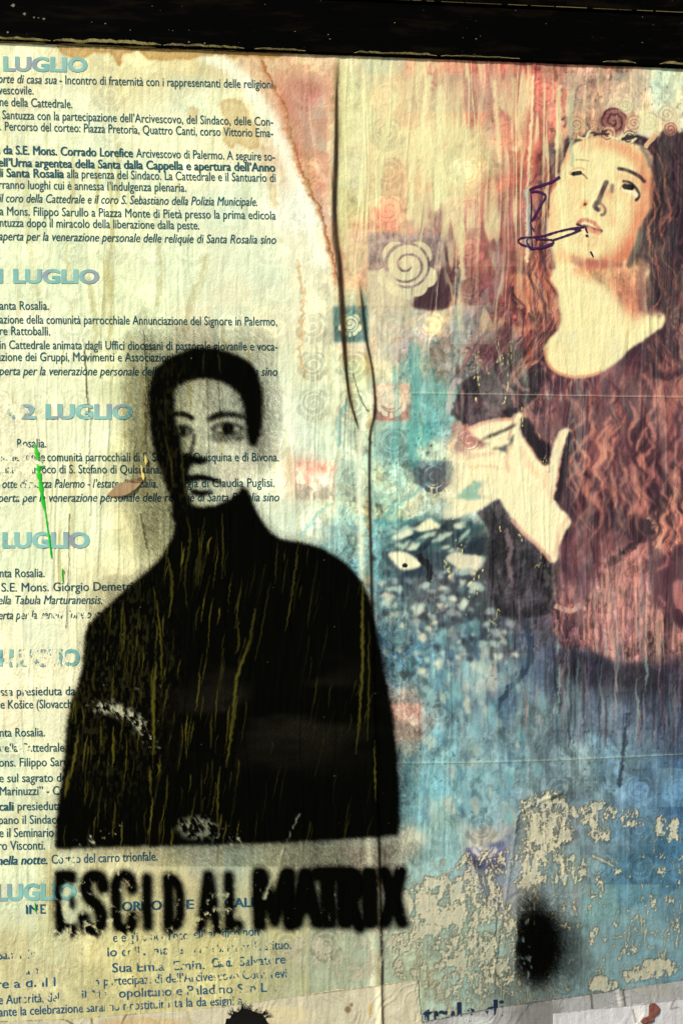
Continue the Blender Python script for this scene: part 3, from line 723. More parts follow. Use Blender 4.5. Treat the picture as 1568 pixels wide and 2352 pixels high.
for p, w, c in [([(560, 390), (640, 400), (720, 340), (780, 330)], 6, (66, 46, 52)), ([(780, 350), (840, 340), (900, 350)], 7, (50, 30, 40)), ([(1040, 380), (1100, 370), (1200, 380), (1240, 440)], 10, (40, 30, 38)), ([(500, 220), (540, 200), (520, 280)], 6, (110, 70, 76)),
                ([(700, 340), (740, 300), (720, 250)], 5, (110, 86, 88)), ([(640, 370), (700, 380), (740, 320)], 6, (226, 214, 170)), ([(910, 360), (980, 385), (1040, 360)], 6, (232, 214, 164)), ([(1110, 400), (1150, 380)], 6, (232, 214, 170)), ([(1240, 440), (1310, 360)], 12, (220, 176, 134)), ([(850, 318), (880, 312)], 6, (30, 14, 22))]:
    put(stroke(F(p), w, 1.5, 3), c, .9)
shape = poly(F([(1180, 350), (1180, 200), (1220, 100), (1290, 180), (1400, 300), (1300, 320)]), 1, 3); put(shape, (224, 212, 168), .7)

# ------------------------------------------------------------------ the paper's relief (metres) and its wear
run = (fbm(X/46, Y/420, 300, 3) - .5)
def ridged(sx, sy, seed, warp=26):
    n = fbm((X + warp*run*2)/sx, Y/sy, seed, 2)
    return 1 - np.abs(2*n - 1)
w1 = ridged(26, 330, 310); w2 = ridged(13, 240, 320, 40); w3 = ridged(44, 520, 330, 60)
wrz = np.clip(.55 + .6*ell(480, 1500, 420, 700, .6) + .5*ell(300, 1050, 200, 500, .6) + .4*RIGHT*(1-ss(1900, 2200, Y)) - .35*ell(250, 450, 420, 330, .5), .2, 1.2)
RELIEF = (wrz * (.00050*ss(.80, 1, w1) + .00026*ss(.8, 1, w2) + .0007*ss(.72, 1, w3)) + .0016*(fbm(X/190, Y/330, 340, 2) - .5) + .00013*(fbm(X/7, Y/9, 350, 3) - .5)).astype(np.float32)

FOLD1 = [(768, 110), (771, 180), (770, 350), (766, 480), (770, 560), (776, 600), (782, 678), (787, 766), (791, 824), (798, 898), (808, 942), (826, 1000)]
FOLD2 = [(822, 640), (831, 722), (838, 780), (850, 839), (855, 877), (858, 942), (847, 1000), (845, 1088), (846, 1179), (849, 1300), (852, 1450), (856, 1600), (858, 1750), (862, 1850), (867, 1928), (871, 2080), (874, 2212), (877, 2440)]
def across(pts):
    """Signed distance to the right of a mostly upright line, and its range of heights."""
    p = smooth(pts, 6, False)
    return X - np.interp(Y[:, 0], p[:, 1], p[:, 0])[:, None], ss(p[0, 1]-5, p[0, 1]+60, Y) * (1 - ss(p[-1, 1]-40, p[-1, 1]+5, Y))
d1, e1 = across(FOLD1); d2, e2 = across(FOLD2)
RELIEF += (e1 * .0025 * np.where(d1 < 0, np.exp(-(d1/26)**2), np.exp(-(d1/6)**2))).astype(np.float32)
RELIEF += (e2 * .0024 * np.where(d2 < 0, np.exp(-(d2/17)**2), np.exp(-(d2/5)**2))).astype(np.float32)
RELIEF += (e1 * .0020 * np.exp(-((d1-44)/10)**2) * ss(560, 700, Y)).astype(np.float32)
CREASES = [   # (points, depth m, width) of single creases
    (C8([(1005, 120), (830, 200), (800, 300), (770, 480), (745, 640), (715, 800), (700, 960), (700, 1100)]), .0014, 7),
    ([(1225, 130), (1222, 260), (1213, 400), (1211, 480), (1212, 620), (1215, 760)], .0016, 6),
    ([(1262, 880), (1255, 1000), (1258, 1080)], .0012, 6), ([(1480, 640), (1492, 820), (1506, 960), (1500, 1100)], .0012, 6),
    ([(1350, 1240), (1374, 1350), (1392, 1470)], .0014, 6), ([(1270, 1300), (1279, 1400), (1280, 1520)], .0012, 6),
    ([(190, 780), (197, 880), (206, 960), (203, 1060), (208, 1180)], .0013, 5), ([(330, 790), (338, 900), (332, 1000), (340, 1100)], .0011, 5),
    ([(322, 1180), (338, 1260), (345, 1340), (365, 1420), (372, 1560)], .0013, 5), ([(390, 1180), (388, 1280), (396, 1380), (386, 1440)], .0012, 5),
    ([(158, 1180), (160, 1320), (152, 1440)], .0011, 5), ([(545, 1560), (570, 1480), (592, 1380), (600, 1320)], .0012, 5), ([(530, 1700), (540, 1600), (556, 1540)], .0011, 5),
    ([(362, 1530), (358, 1640), (355, 1720)], .0012, 5), ([(260, 1700), (262, 1780), (255, 1850)], .0012, 5), ([(660, 1290), (668, 1380), (655, 1460)], .001, 5), ([(455, 1230), (470, 1300), (452, 1380)], .001, 5),
    (C4([(280, 1290), (300, 1600), (282, 1700), (310, 2000)]), .0008, 5), ([(936, 420), (930, 480)], .0008, 5)]
CR = np.zeros((NY, NX), np.float32)
for p, dpt, wd in CREASES:
    c = stroke(p, wd, wd*.5, 2); CR = np.maximum(CR, c); RELIEF += (dpt * c).astype(np.float32)
RELIEF += (.0006 * stroke([(945, 903), (1150, 906), (1400, 910), (1650, 913)], 4, 2) + .0006 * stroke([(900, 1753), (1200, 1748), (1650, 1728)], 4, 2)).astype(np.float32)

WEAR = [  # cx, cy, rx, ry, amount: where the print has come off
    (10, 960, 70, 60, .9), (40, 1060, 70, 50, .8), (30, 1120, 70, 40, .55), (75, 1085, 30, 60, .6), (10, 1260, 30, 30, .7), (110, 1350, 90, 30, .35), (150, 1420, 110, 22, .75), (60, 1400, 60, 30, .5), (90, 1520, 100, 45, .85), (30, 1590, 60, 18, .5),
    (30, 1720, 60, 18, .7), (30, 1950, 40, 30, .35), (165, 1980, 45, 25, .6), (60, 2090, 90, 28, .65), (90, 2170, 150, 45, .9), (120, 2230, 140, 40, .85), (120, 2290, 130, 35, .55),
    (300, 2160, 160, 30, .75), (500, 2170, 180, 34, .82), (360, 2200, 110, 30, .7), (560, 2230, 120, 50, .62), (420, 2260, 150, 60, .55), (600, 2290, 100, 40, .75), (330, 2310, 120, 30, .6), (215, 2270, 80, 60, .8), (470, 2090, 130, 40, .35), (1050, 2340, 140, 40, .6)]
def wear_at(x, y):
    m = np.zeros_like(x, dtype=np.float32)
    for cx, cy, rx, ry, a in WEAR:
        d = np.sqrt(((x-cx)/rx)**2 + ((y-cy)/ry)**2)
        m = np.maximum(m, a * (1 - ss(.55, 1.15, d)))
    return m
PEEL = [(1255, 1885, 75, 95, .95), (1215, 1990, 60, 90, .8), (1360, 1870, 80, 40, .75), (1300, 2000, 60, 45, .7), (1375, 1900, 40, 50, .75), (1530, 1905, 40, 40, .9), (1440, 1880, 50, 30, .6), (1110, 1985, 90, 50, .7), (1000, 2085, 110, 90, .95), (1090, 2060, 80, 90, .8),
        (950, 2190, 130, 80, .75), (1080, 2170, 90, 90, .8), (830, 2160, 100, 70, .6), (720, 2190, 110, 50, .8), (820, 2230, 60, 30, .8), (1150, 2150, 60, 120, .65), (1190, 2260, 60, 40, .7), (1385, 2258, 50, 22, .95), (1500, 2225, 70, 28, .95), (1450, 2240, 60, 20, .8), (1060, 2260, 120, 60, .65),
        (1520, 2000, 60, 170, .45), (1400, 2100, 150, 150, .42), (1250, 2120, 70, 140, .5), (1530, 2120, 50, 100, .4)]
damage = wear_at(X, Y)
pl = np.zeros_like(X)
for cx, cy, rx, ry, a in PEEL:
    pl = np.maximum(pl, a * (1 - ss(.5, 1.2, np.sqrt(((X-cx)/rx)**2 + ((Y-cy)/ry)**2))))
chip = .72*fbm((X + 30*wx)/17, (Y + 26*wy)/27, 360, 6, .78) + .28*fbm(X/4.5, Y/11, 365, 3, .6)
sl = np.maximum(damage * .9, pl)
BARE = ss(-.012, .012, .24 + sl*.34 - chip) * (sl > .05)
scr = ss(.90, .97, ridged(9, 40, 370, 20)) * (fbm(X/30, Y/60, 380, 3) > .60)
BARE = np.maximum(BARE, .8 * scr * ss(1850, 2050, Y) * ss(900, 1000, X))
BARE = np.maximum(BARE, .85 * stroke(C8([(1150, 405), (1190, 425), (1240, 450)]), 5, 1, 2))
bare_col = np.where((X > 640)[..., None], np.array([192, 183, 158], np.float32), lookup(X, Y).astype(np.float32) * 1.03) * (1 + .10*(fbm(X/12, Y/22, 390, 4) - .5))[..., None]
bare_col = bare_col * (1 - .10*ss(2050, 2250, Y)[..., None])
edge = np.clip(blur(BARE.astype(np.float32), 2.5) * 4 * (1 - BARE), 0, 1)

# pale rubbed streaks where the wrinkles stand up
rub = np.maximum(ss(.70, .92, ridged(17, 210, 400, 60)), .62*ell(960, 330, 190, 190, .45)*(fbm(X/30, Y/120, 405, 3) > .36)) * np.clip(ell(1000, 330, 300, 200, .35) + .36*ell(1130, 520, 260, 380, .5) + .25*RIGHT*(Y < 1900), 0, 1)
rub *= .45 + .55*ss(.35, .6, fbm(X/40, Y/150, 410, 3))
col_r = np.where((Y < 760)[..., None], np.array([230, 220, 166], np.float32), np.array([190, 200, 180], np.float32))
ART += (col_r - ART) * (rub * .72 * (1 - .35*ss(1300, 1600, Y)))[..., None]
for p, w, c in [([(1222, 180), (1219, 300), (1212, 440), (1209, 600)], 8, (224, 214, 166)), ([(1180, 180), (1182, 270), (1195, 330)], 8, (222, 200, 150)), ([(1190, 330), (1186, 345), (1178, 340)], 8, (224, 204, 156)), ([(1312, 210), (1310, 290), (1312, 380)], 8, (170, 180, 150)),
                ([(1283, 200), (1284, 280), (1275, 340)], 9, (228, 216, 166)), ([(1070, 300), (1060, 420), (1058, 560), (1062, 640)], 11, (226, 214, 164)), ([(1135, 190), (1142, 300), (1146, 370)], 10, (226, 205, 156)), ([(1208, 440), (1212, 520), (1210, 570)], 10, (160, 170, 158)),  # last stroke: bluish highlight of the crease, painted in
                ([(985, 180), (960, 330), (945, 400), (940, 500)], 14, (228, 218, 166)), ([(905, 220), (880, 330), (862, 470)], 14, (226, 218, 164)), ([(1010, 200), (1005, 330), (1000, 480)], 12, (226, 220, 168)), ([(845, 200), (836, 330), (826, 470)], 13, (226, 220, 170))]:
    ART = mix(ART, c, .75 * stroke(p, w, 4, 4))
ART = mix(ART, (160, 180, 170), .30 * ss(.90, .97, ridged(15, 260, 420, 60)) * ell(1180, 800, 260, 420, .5) * (fbm(X/60, Y/120, 425, 2) > .5) * (1 - np.maximum(np.maximum(face, neck), hand)))
ART = mix(ART, (232, 220, 140), ss(.93, .99, ridged(11, 60, 430)) * (vn(X/4, Y/7, 431) > .5) * (fbm(X/26, Y/40, 432, 2) > .60) * ell(1120, 1100, 140, 330, .4))

# brown water stains and, beside them, a band of glare painted in white
stain = [(600, 128), (604, 150), (620, 185), (640, 225), (655, 252), (660, 290), (673, 340), (694, 400), (715, 450), (735, 490), (750, 545), (764, 600), (772, 650)]
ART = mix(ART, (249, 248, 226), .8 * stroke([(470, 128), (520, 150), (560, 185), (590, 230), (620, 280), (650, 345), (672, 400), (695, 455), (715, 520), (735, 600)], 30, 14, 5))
ART = mix(ART, (190, 124, 76), .7 * stroke(stain, 11, 4.5, 9)); ART = mix(ART, (142, 84, 42), .8 * stroke([(q+3, r) for q, r in stain], 4, 1.5, 9))
ART = mix(ART, (186, 108, 84), .45 * stroke([(q+16, r) for q, r in stain[3:]], 22, 10, 12))
ART = mix(ART, (186, 110, 84), .32 * ss(.45, .6, fbm(X/22, Y/26, 440, 3)) * poly([(600, 125), (660, 130), (760, 140), (770, 260), (766, 420), (740, 440), (690, 370), (662, 280), (640, 220)], 8, 12))
ART = mix(ART, (200, 140, 84), .5 * stroke([(680, 600), (690, 640), (696, 700), (692, 760), (688, 810), (700, 865)], 7, 3, 10))
for pts, o in [([(130, 108), (200, 110), (300, 112), (320, 116), (285, 130), (272, 155), (255, 125), (235, 122), (215, 125), (180, 140), (150, 128)], .75), ([(330, 112), (470, 116), (640, 122), (630, 135), (560, 132), (480, 128), (430, 140), (400, 138), (350, 140), (330, 128)], .75),
               ([(505, 240), (525, 225), (560, 238), (580, 280), (596, 330), (570, 345), (545, 330), (535, 345), (512, 320), (515, 280)], .42), ([(430, 250), (450, 245), (455, 265), (440, 275)], .3), ([(600, 330), (630, 420), (640, 470), (622, 470)], .22)]:
    m = poly(pts, 2.5, 7); ART = mix(ART, (190, 150, 84), o * m); ART = mix(ART, (160, 110, 50), o * .9 * np.clip(m - blur(m, 6), 0, 1) * 2)
dirt = ss(.62, .80, fbm(X/15, Y/210, 450, 4)) * np.clip(ell(300, 900, 260, 520, .5) + .5*(X < 760), 0, 1) * (fbm(X/90, Y/200, 455, 3) > .42)
ART = mix(ART, (176, 160, 92), .55 * dirt)
ART = mix(ART, (170, 176, 140), .35 * ss(.68, .82, fbm(X/10, Y/150, 457, 4)) * (X < 780))
for p, w, o in [([(205, 640), (215, 700), (222, 760), (215, 820)], 12, .35), ([(470, 590), (462, 640), (440, 690), (425, 760)], 14, .3), ([(335, 860), (330, 960), (320, 1040), (335, 1130)], 36, .3), ([(300, 780), (296, 900), (290, 1000)], 20, .28), ([(520, 790), (515, 840)], 16, .25),
                ([(60, 420), (70, 560), (90, 700)], 16, .18), ([(365, 560), (370, 640), (362, 700)], 10, .3), ([(120, 1960), (110, 2040), (130, 2100)], 26, .4), ([(300, 2040), (310, 2160), (320, 2280)], 30, .3)]:
    ART = mix(ART, (150, 130, 70), o * stroke(p, w, w*.45, 8))
# folds: brown dirt, painted shadow lines and lit sides; thin dark cracks beside creases
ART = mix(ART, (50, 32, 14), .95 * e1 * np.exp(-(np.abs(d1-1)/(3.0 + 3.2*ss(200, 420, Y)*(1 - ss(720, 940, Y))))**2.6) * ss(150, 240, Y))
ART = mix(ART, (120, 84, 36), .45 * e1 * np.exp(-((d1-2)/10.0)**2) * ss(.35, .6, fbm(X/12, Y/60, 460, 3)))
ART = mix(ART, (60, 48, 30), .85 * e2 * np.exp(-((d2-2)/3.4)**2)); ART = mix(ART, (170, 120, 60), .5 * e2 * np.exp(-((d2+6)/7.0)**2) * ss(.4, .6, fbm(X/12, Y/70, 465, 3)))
ART = mix(ART, (240, 236, 205), .65 * e2 * np.exp(-((d2+20)/8.0)**2) * ss(900, 1000, Y))  # light on the raised left side of the lower fold, as colour
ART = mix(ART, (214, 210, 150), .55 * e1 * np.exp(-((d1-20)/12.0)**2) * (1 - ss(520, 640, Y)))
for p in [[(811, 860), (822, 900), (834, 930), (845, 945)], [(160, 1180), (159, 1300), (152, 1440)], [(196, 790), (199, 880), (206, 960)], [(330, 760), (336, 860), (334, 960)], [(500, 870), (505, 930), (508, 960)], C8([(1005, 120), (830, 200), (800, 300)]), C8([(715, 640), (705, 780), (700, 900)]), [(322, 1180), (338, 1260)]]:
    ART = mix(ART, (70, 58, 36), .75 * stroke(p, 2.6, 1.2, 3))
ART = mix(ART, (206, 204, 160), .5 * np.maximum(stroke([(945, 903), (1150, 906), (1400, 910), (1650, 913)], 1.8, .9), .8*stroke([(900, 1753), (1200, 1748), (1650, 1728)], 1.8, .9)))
ART += (bare_col - ART) * (BARE * (.72 + .28*ss(.35, .6, fbm(X/8, Y/14, 477, 3))))[..., None]
ART = mix(ART, (96, 84, 60), (.10 + .26*(X > 900)) * edge)
RELIEF -= ((.00014 + .00034*(X > 900)) * BARE + .0003*(sl > .3)*(fbm(X/6, Y/7, 470, 2) - .5)).astype(np.float32)
RELIEF += ((.0002 + .00032*(X > 900)) * edge * (.3 + 1.2*fbm(X/18, Y/18, 475, 2))).astype(np.float32)
ART = mix(ART, (206, 216, 176), .0 * BARE)
spk = (rng.random((NY, NX)) > .99988).astype(np.float32)
ART = mix(ART, (50, 40, 30), .7 * np.clip(spk, 0, 1))
ART *= (1 + .05*(fbm(X/4, Y/12, 480, 3) - .5))[..., None]
lum = ART.mean(2); ART *= (1 - RIGHT * .26 * (1 - ss(50, 165, lum)))[..., None]      # dense ink
ART *= np.array([.99, 1.0, .968], np.float32)      # the sheet's own yellow-green cast
ART = np.clip(ART, 4, 254)

# ------------------------------------------------------------------ wall and the board's black frame
def block(bm, x0, x1, prof):
    """A bar along x with the outline PROF [(depth off the wall, z), ...]."""
    a = [bm.verts.new((x0, -d, z)) for d, z in prof]; b = [bm.verts.new((x1, -d, z)) for d, z in prof]
    n = len(prof)
    for i in range(n):
        bm.faces.new((a[i], a[(i+1) % n], b[(i+1) % n], b[i]))
    bm.faces.new(a[::-1]); bm.faces.new(b)
    bmesh.ops.recalc_face_normals(bm, faces=bm.faces)

import bmesh
def bm_link(name, bm, mat, parent=None, smoothed=False, bev=0.0):
    if bev: bmesh.ops.bevel(bm, geom=list(bm.edges), offset=bev, segments=2, affect='EDGES', profile=.6)
    me = bpy.data.meshes.new(name); bm.to_mesh(me); bm.free()
    for p in me.polygons: p.use_smooth = smoothed
    return link(name, me, mat, parent)

zb = float(np.mean(wall([0, 784, 1568], [98.5, 129, 157])[:, 2]))
zg = float(np.mean(wall([784, 1568], [8, 48])[:, 2]))
zbot = float(wall(784, 2500)[2])
bm = bmesh.new(); block(bm, -1.3, 1.3, [(-.06, zbot - .5), (-.06, zb + .30), (-.012, zb + .30), (-.012, zbot - .5)])
tag(bm_link("wall", bm, mat_plain("wall_render", (120, 112, 96), .9, .1, .3, 25, .004)), kind='structure')

def mat_black_paint():
    m, n, l, b = nodes("black_frame_paint")
    t = tex(n, l, 70, .18, 1, 1, 6, .62); t2 = tex(n, l, 260, .5, 1, 1, 4, .6); t3 = tex(n, l, 7, 1, 1, 1, 2)
    f = mnode(n, l, 'MULTIPLY', mnode(n, l, 'GREATER_THAN', t2, .715), mnode(n, l, 'GREATER_THAN', t3, .50))
    r = n.new('ShaderNodeMix'); r.data_type = 'RGBA'
    r.inputs['A'].default_value = (.0006, .0005, .0004, 1); r.inputs['B'].default_value = (.0050, .0034, .0016, 1)
    rr = n.new('ShaderNodeMapRange'); rr.inputs['From Min'].default_value = .5; rr.inputs['From Max'].default_value = .75
    l.new(t, rr.inputs['Value']); l.new(rr.outputs[0], r.inputs['Factor'])
    q = n.new('ShaderNodeMix'); q.data_type = 'RGBA'; q.inputs['B'].default_value = (.16, .15, .10, 1)
    l.new(f, q.inputs['Factor']); l.new(r.outputs['Result'], q.inputs['A']); l.new(q.outputs['Result'], b.inputs['Base Color'])
    b.inputs['Roughness'].default_value = .7; b.inputs['Specular IOR Level'].default_value = .01
    bump(n, l, b, t, .0015, .5)
    return m
MFRAME = mat_black_paint()
fr = root("board_frame", 784, 129, "black painted frame of the notice board along the top of the poster", "frame")
bm = bmesh.new(); block(bm, -1.25, 1.25, [(-.012, zb), (-.012, zg + .004), (.0065, zg + .004), (.0075, zg), (.0075, zb + .0014), (.0062, zb)])
bm_link("inner_lip", bm, MFRAME, fr)
bm = bmesh.new(); block(bm, -1.25, 1.25, [(-.012, zg + .0041), (-.012, zg + .17), (.010, zg + .17), (.011, zg + .16), (.011, zg + .0062), (.0095, zg + .0041)])
bm_link("outer_rail", bm, MFRAME, fr)
MFLECK = mat_plain("chipped_edge", (120, 108, 62), .8, .1, .5, 200)
bm = bmesh.new()                                             # worn bright edge of the upper moulding
rr = random.Random(11); x = -.02
while x < .9:
    L = rr.uniform(.01, .05); t = rr.uniform(.0002, .0007) * (1.2 if x > .25 else .7)
    block(bm, x, x + L, [(.0085, zg + .0050), (.0100, zg + .0056), (.0112, zg + .0062), (.0112, zg + .0062 + t), (.0090, zg + .0062 + t)])
    x += L + rr.uniform(.0, .012)
bm_link("worn_edge", bm, MFLECK, fr)
MCHIP = mat_plain("chip_grey", (110, 112, 92), .8, .1, .4, 200)          # little pale chips in the paint
for px, py, r in [(32, 19, 6), (58, 38, 4.5), (80, 46, 3), (90, 47, 2.5), (102, 49, 3.5), (20, 80, 3), (243, 60, 2), (212, 57, 1.5), (300, 75, 1.5), (608, 16, 1.5), (676, 78, 1.8), (752, 85, 2.2), (756, 95, 2), (434, 102, 2.4), (470, 105, 2.6), (904, 58, 2), (1090, 95, 2.2), (1470, 103, 2), (1250, 60, 1.4), (1100, 88, 1.4), (350, 20, 1.3), (1180, 30, 1.3)]:
    bm = bmesh.new(); c = wall(px, py, .0); dd = .0113 if c[2] > zg + .0062 else .0077
    vs_ = [bm.verts.new((c[0] + r*.00064*rr.uniform(.5, 1.1)*math.cos(a), -dd, c[2] + r*.0005*rr.uniform(.4, 1.1)*math.sin(a))) for a in [k*math.pi/4 for k in range(8)]]
    f = bm.faces.new(vs_[::-1]); g = bmesh.ops.extrude_face_region(bm, geom=[f])
    for v in g['geom']:
        if isinstance(v, bmesh.types.BMVert): v.co.y -= .0003
    bmesh.ops.recalc_face_normals(bm, faces=bm.faces)
    bm_link("paint_chip", bm, MCHIP, fr)

# ------------------------------------------------------------------ the poster
def topline(x): return np.interp(x, [-80, 0, 784, 1568, 1660], [93, 96, 127, 155.5, 159])
def botline(x): return np.interp(x, [-80, 0, 151, 269, 515, 672, 750, 868, 960, 968, 1031, 1151, 1228, 1348, 1425, 1568, 1660], [2352, 2350, 2346, 2337, 2317, 2294, 2281, 2270, 2256, 2349, 2340, 2318, 2305, 2289, 2278, 2255, 2240])
PAPER = (Y > topline(X) - 14) & (Y < botline(X) + 26)
pr = root("event_poster", 784, 2300, "large wrinkled festival programme poster with a watercolour woman gazing upwards, pasted on the board", "poster")
MPRINT = mat_print("printed_paper")
tiles = np.zeros((NY, NX), bool)
for t in STRONG: tiles |= t
woman = (PORT > .5) & ~tiles

def quads_of(mask):
    return mask[:-1, :-1]
used_cells = np.zeros((NY, NX), bool)
def part(name, mask, label=None):
    """Cells whose upper left corner is in MASK and in no part yet: neighbouring parts share their borders."""
    cellm = mask & ~used_cells & PAPER
    cellm[-1, :] = False; cellm[:, -1] = False
    ok = PAPER[:-1, :-1] & PAPER[1:, :-1] & PAPER[:-1, 1:] & PAPER[1:, 1:]
    cellm[:-1, :-1] &= ok
    used_cells[cellm] = True
    j, i = np.nonzero(cellm)
    q = np.stack([(j+1)*NX + i, (j+1)*NX + i+1, j*NX + i+1, j*NX + i], 1)
    u, inv = np.unique(q, return_inverse=True)
    me = mesh_arrays(name, wall(X.ravel()[u], Y.ravel()[u], RELIEF.ravel()[u] + .001), inv.reshape(-1, 4), {"print": lin(ART.reshape(-1, 3)[u]) * GAIN})
    o = link(name, me, MPRINT, pr)
    if label: o["label"] = label
    return o
TL = ["large mauve square with a pale rose", "teal square with a pale rose across the fold", "pink square with a cream rose", "slate blue square with a dark rose", "pink square with a brown rose at the woman's fingertips", "grey square with a pale rose", "plain pink square", "violet square with a pale rose", "faint pink square"]
for t, lb in zip(STRONG, TL): part("rose_tile", t, lb)
part("printed_woman", woman, "printed watercolour of a long-haired woman with a rose wreath, hand on her chest")
part("paper", PAPER.copy())

# ------------------------------------------------------------------ lettering printed on it
INK = mat_ink("printed_ink")
def relief_at(px, py):
    fx = np.clip((px - X0) / STEP, 0, NX - 1.01); fy = np.clip((py - Y0) / STEP, 0, NY - 1.01)
    i = fx.astype(int); j = fy.astype(int); u = fx - i; v = fy - j
    return (RELIEF[j, i]*(1-u) + RELIEF[j, i+1]*u)*(1-v) + (RELIEF[j+1, i]*(1-u) + RELIEF[j+1, i+1]*u)*v

def glyphs(body, bold=0.0, shear=0.0):
    cu = bpy.data.curves.new("lettering", 'FONT'); cu.body = body; cu.size = 1.0
    cu.offset = bold; cu.space_character = 1.2 if bold > .04 else 1.0; cu.shear = shear; cu.resolution_u = 3
    ob = bpy.data.objects.new("lettering", cu); scene.collection.objects.link(ob)
    dg = bpy.context.evaluated_depsgraph_get()
    me = bpy.data.meshes.new_from_object(ob.evaluated_get(dg))
    bpy.data.objects.remove(ob); bpy.data.curves.remove(cu)
    return me

def text(name, body, x0, x1, y0, y1, cap, style='r', col=(10, 82, 88), parent=None, lift=.0006, wear=True, trim=None):
    """One printed line; x0..x1 and the baseline y0..y1 in page units, CAP its capital height."""
    bold = {'r': 0, 'b': 0, 'i': 0, 'bi': 0, 'h': .030}[style]
    me = glyphs(body, bold, {'i': .22, 'bi': .2}.get(style, 0.0))
    # heavier strokes: the letters again a hair to the side, each a touch higher than the last
    n1 = len(me.vertices); c1 = np.empty(n1*3, np.float32); me.vertices.foreach_get("co", c1); c1 = c1.reshape(-1, 3)
    me.calc_loop_triangles(); tri = np.empty(len(me.loop_triangles)*3, np.int32); me.loop_triangles.foreach_get("vertices", tri); tri = tri.reshape(-1, 3)
    shifts = {'r': [(-.010, 0), (.012, .006)], 'i': [(-.010, 0), (.012, .006)], 'b': [(-.034, 0), (-.012, .008), (.012, -.006), (.034, 0)], 'bi': [(-.03, 0), (0, .006), (.03, 0)], 'h': [(-.022, 0), (0, .006), (.022, 0)]}[style]
    co = np.concatenate([c1 + np.array([sx, sy, 0], np.float32) for sx, sy in shifts]); n = len(co)
    up = np.repeat(np.arange(len(shifts)) * .00005, n1)
    fc = np.concatenate([tri + k*n1 for k in range(len(shifts))])
    bpy.data.meshes.remove(me)
    a, b = co[:, 0].min(), co[:, 0].max()
    t = (co[:, 0] - a) / (b - a)
    px = x0 + t*(x1 - x0)
    k = cap / .70
    py = y0 + t*(y1 - y0) - co[:, 1]*k
    px = px - .012 * co[:, 1]*k * (px > 300)
    p = wall(px, py, relief_at(px, py) + .001 + lift + up)
    if callable(col): c = col(px, py)
    else:
        f = np.clip((py - 1700)/700, 0, 1)[:, None]
        c = np.asarray(col)*(1-f) + np.array([30, 84, 120])*f
    me = mesh_arrays(name, p, fc, {"print": lin(c) * GAIN, "wear": wear_at(px, py) if wear else np.zeros(n)})
    return link(name, me, INK, parent or pr)

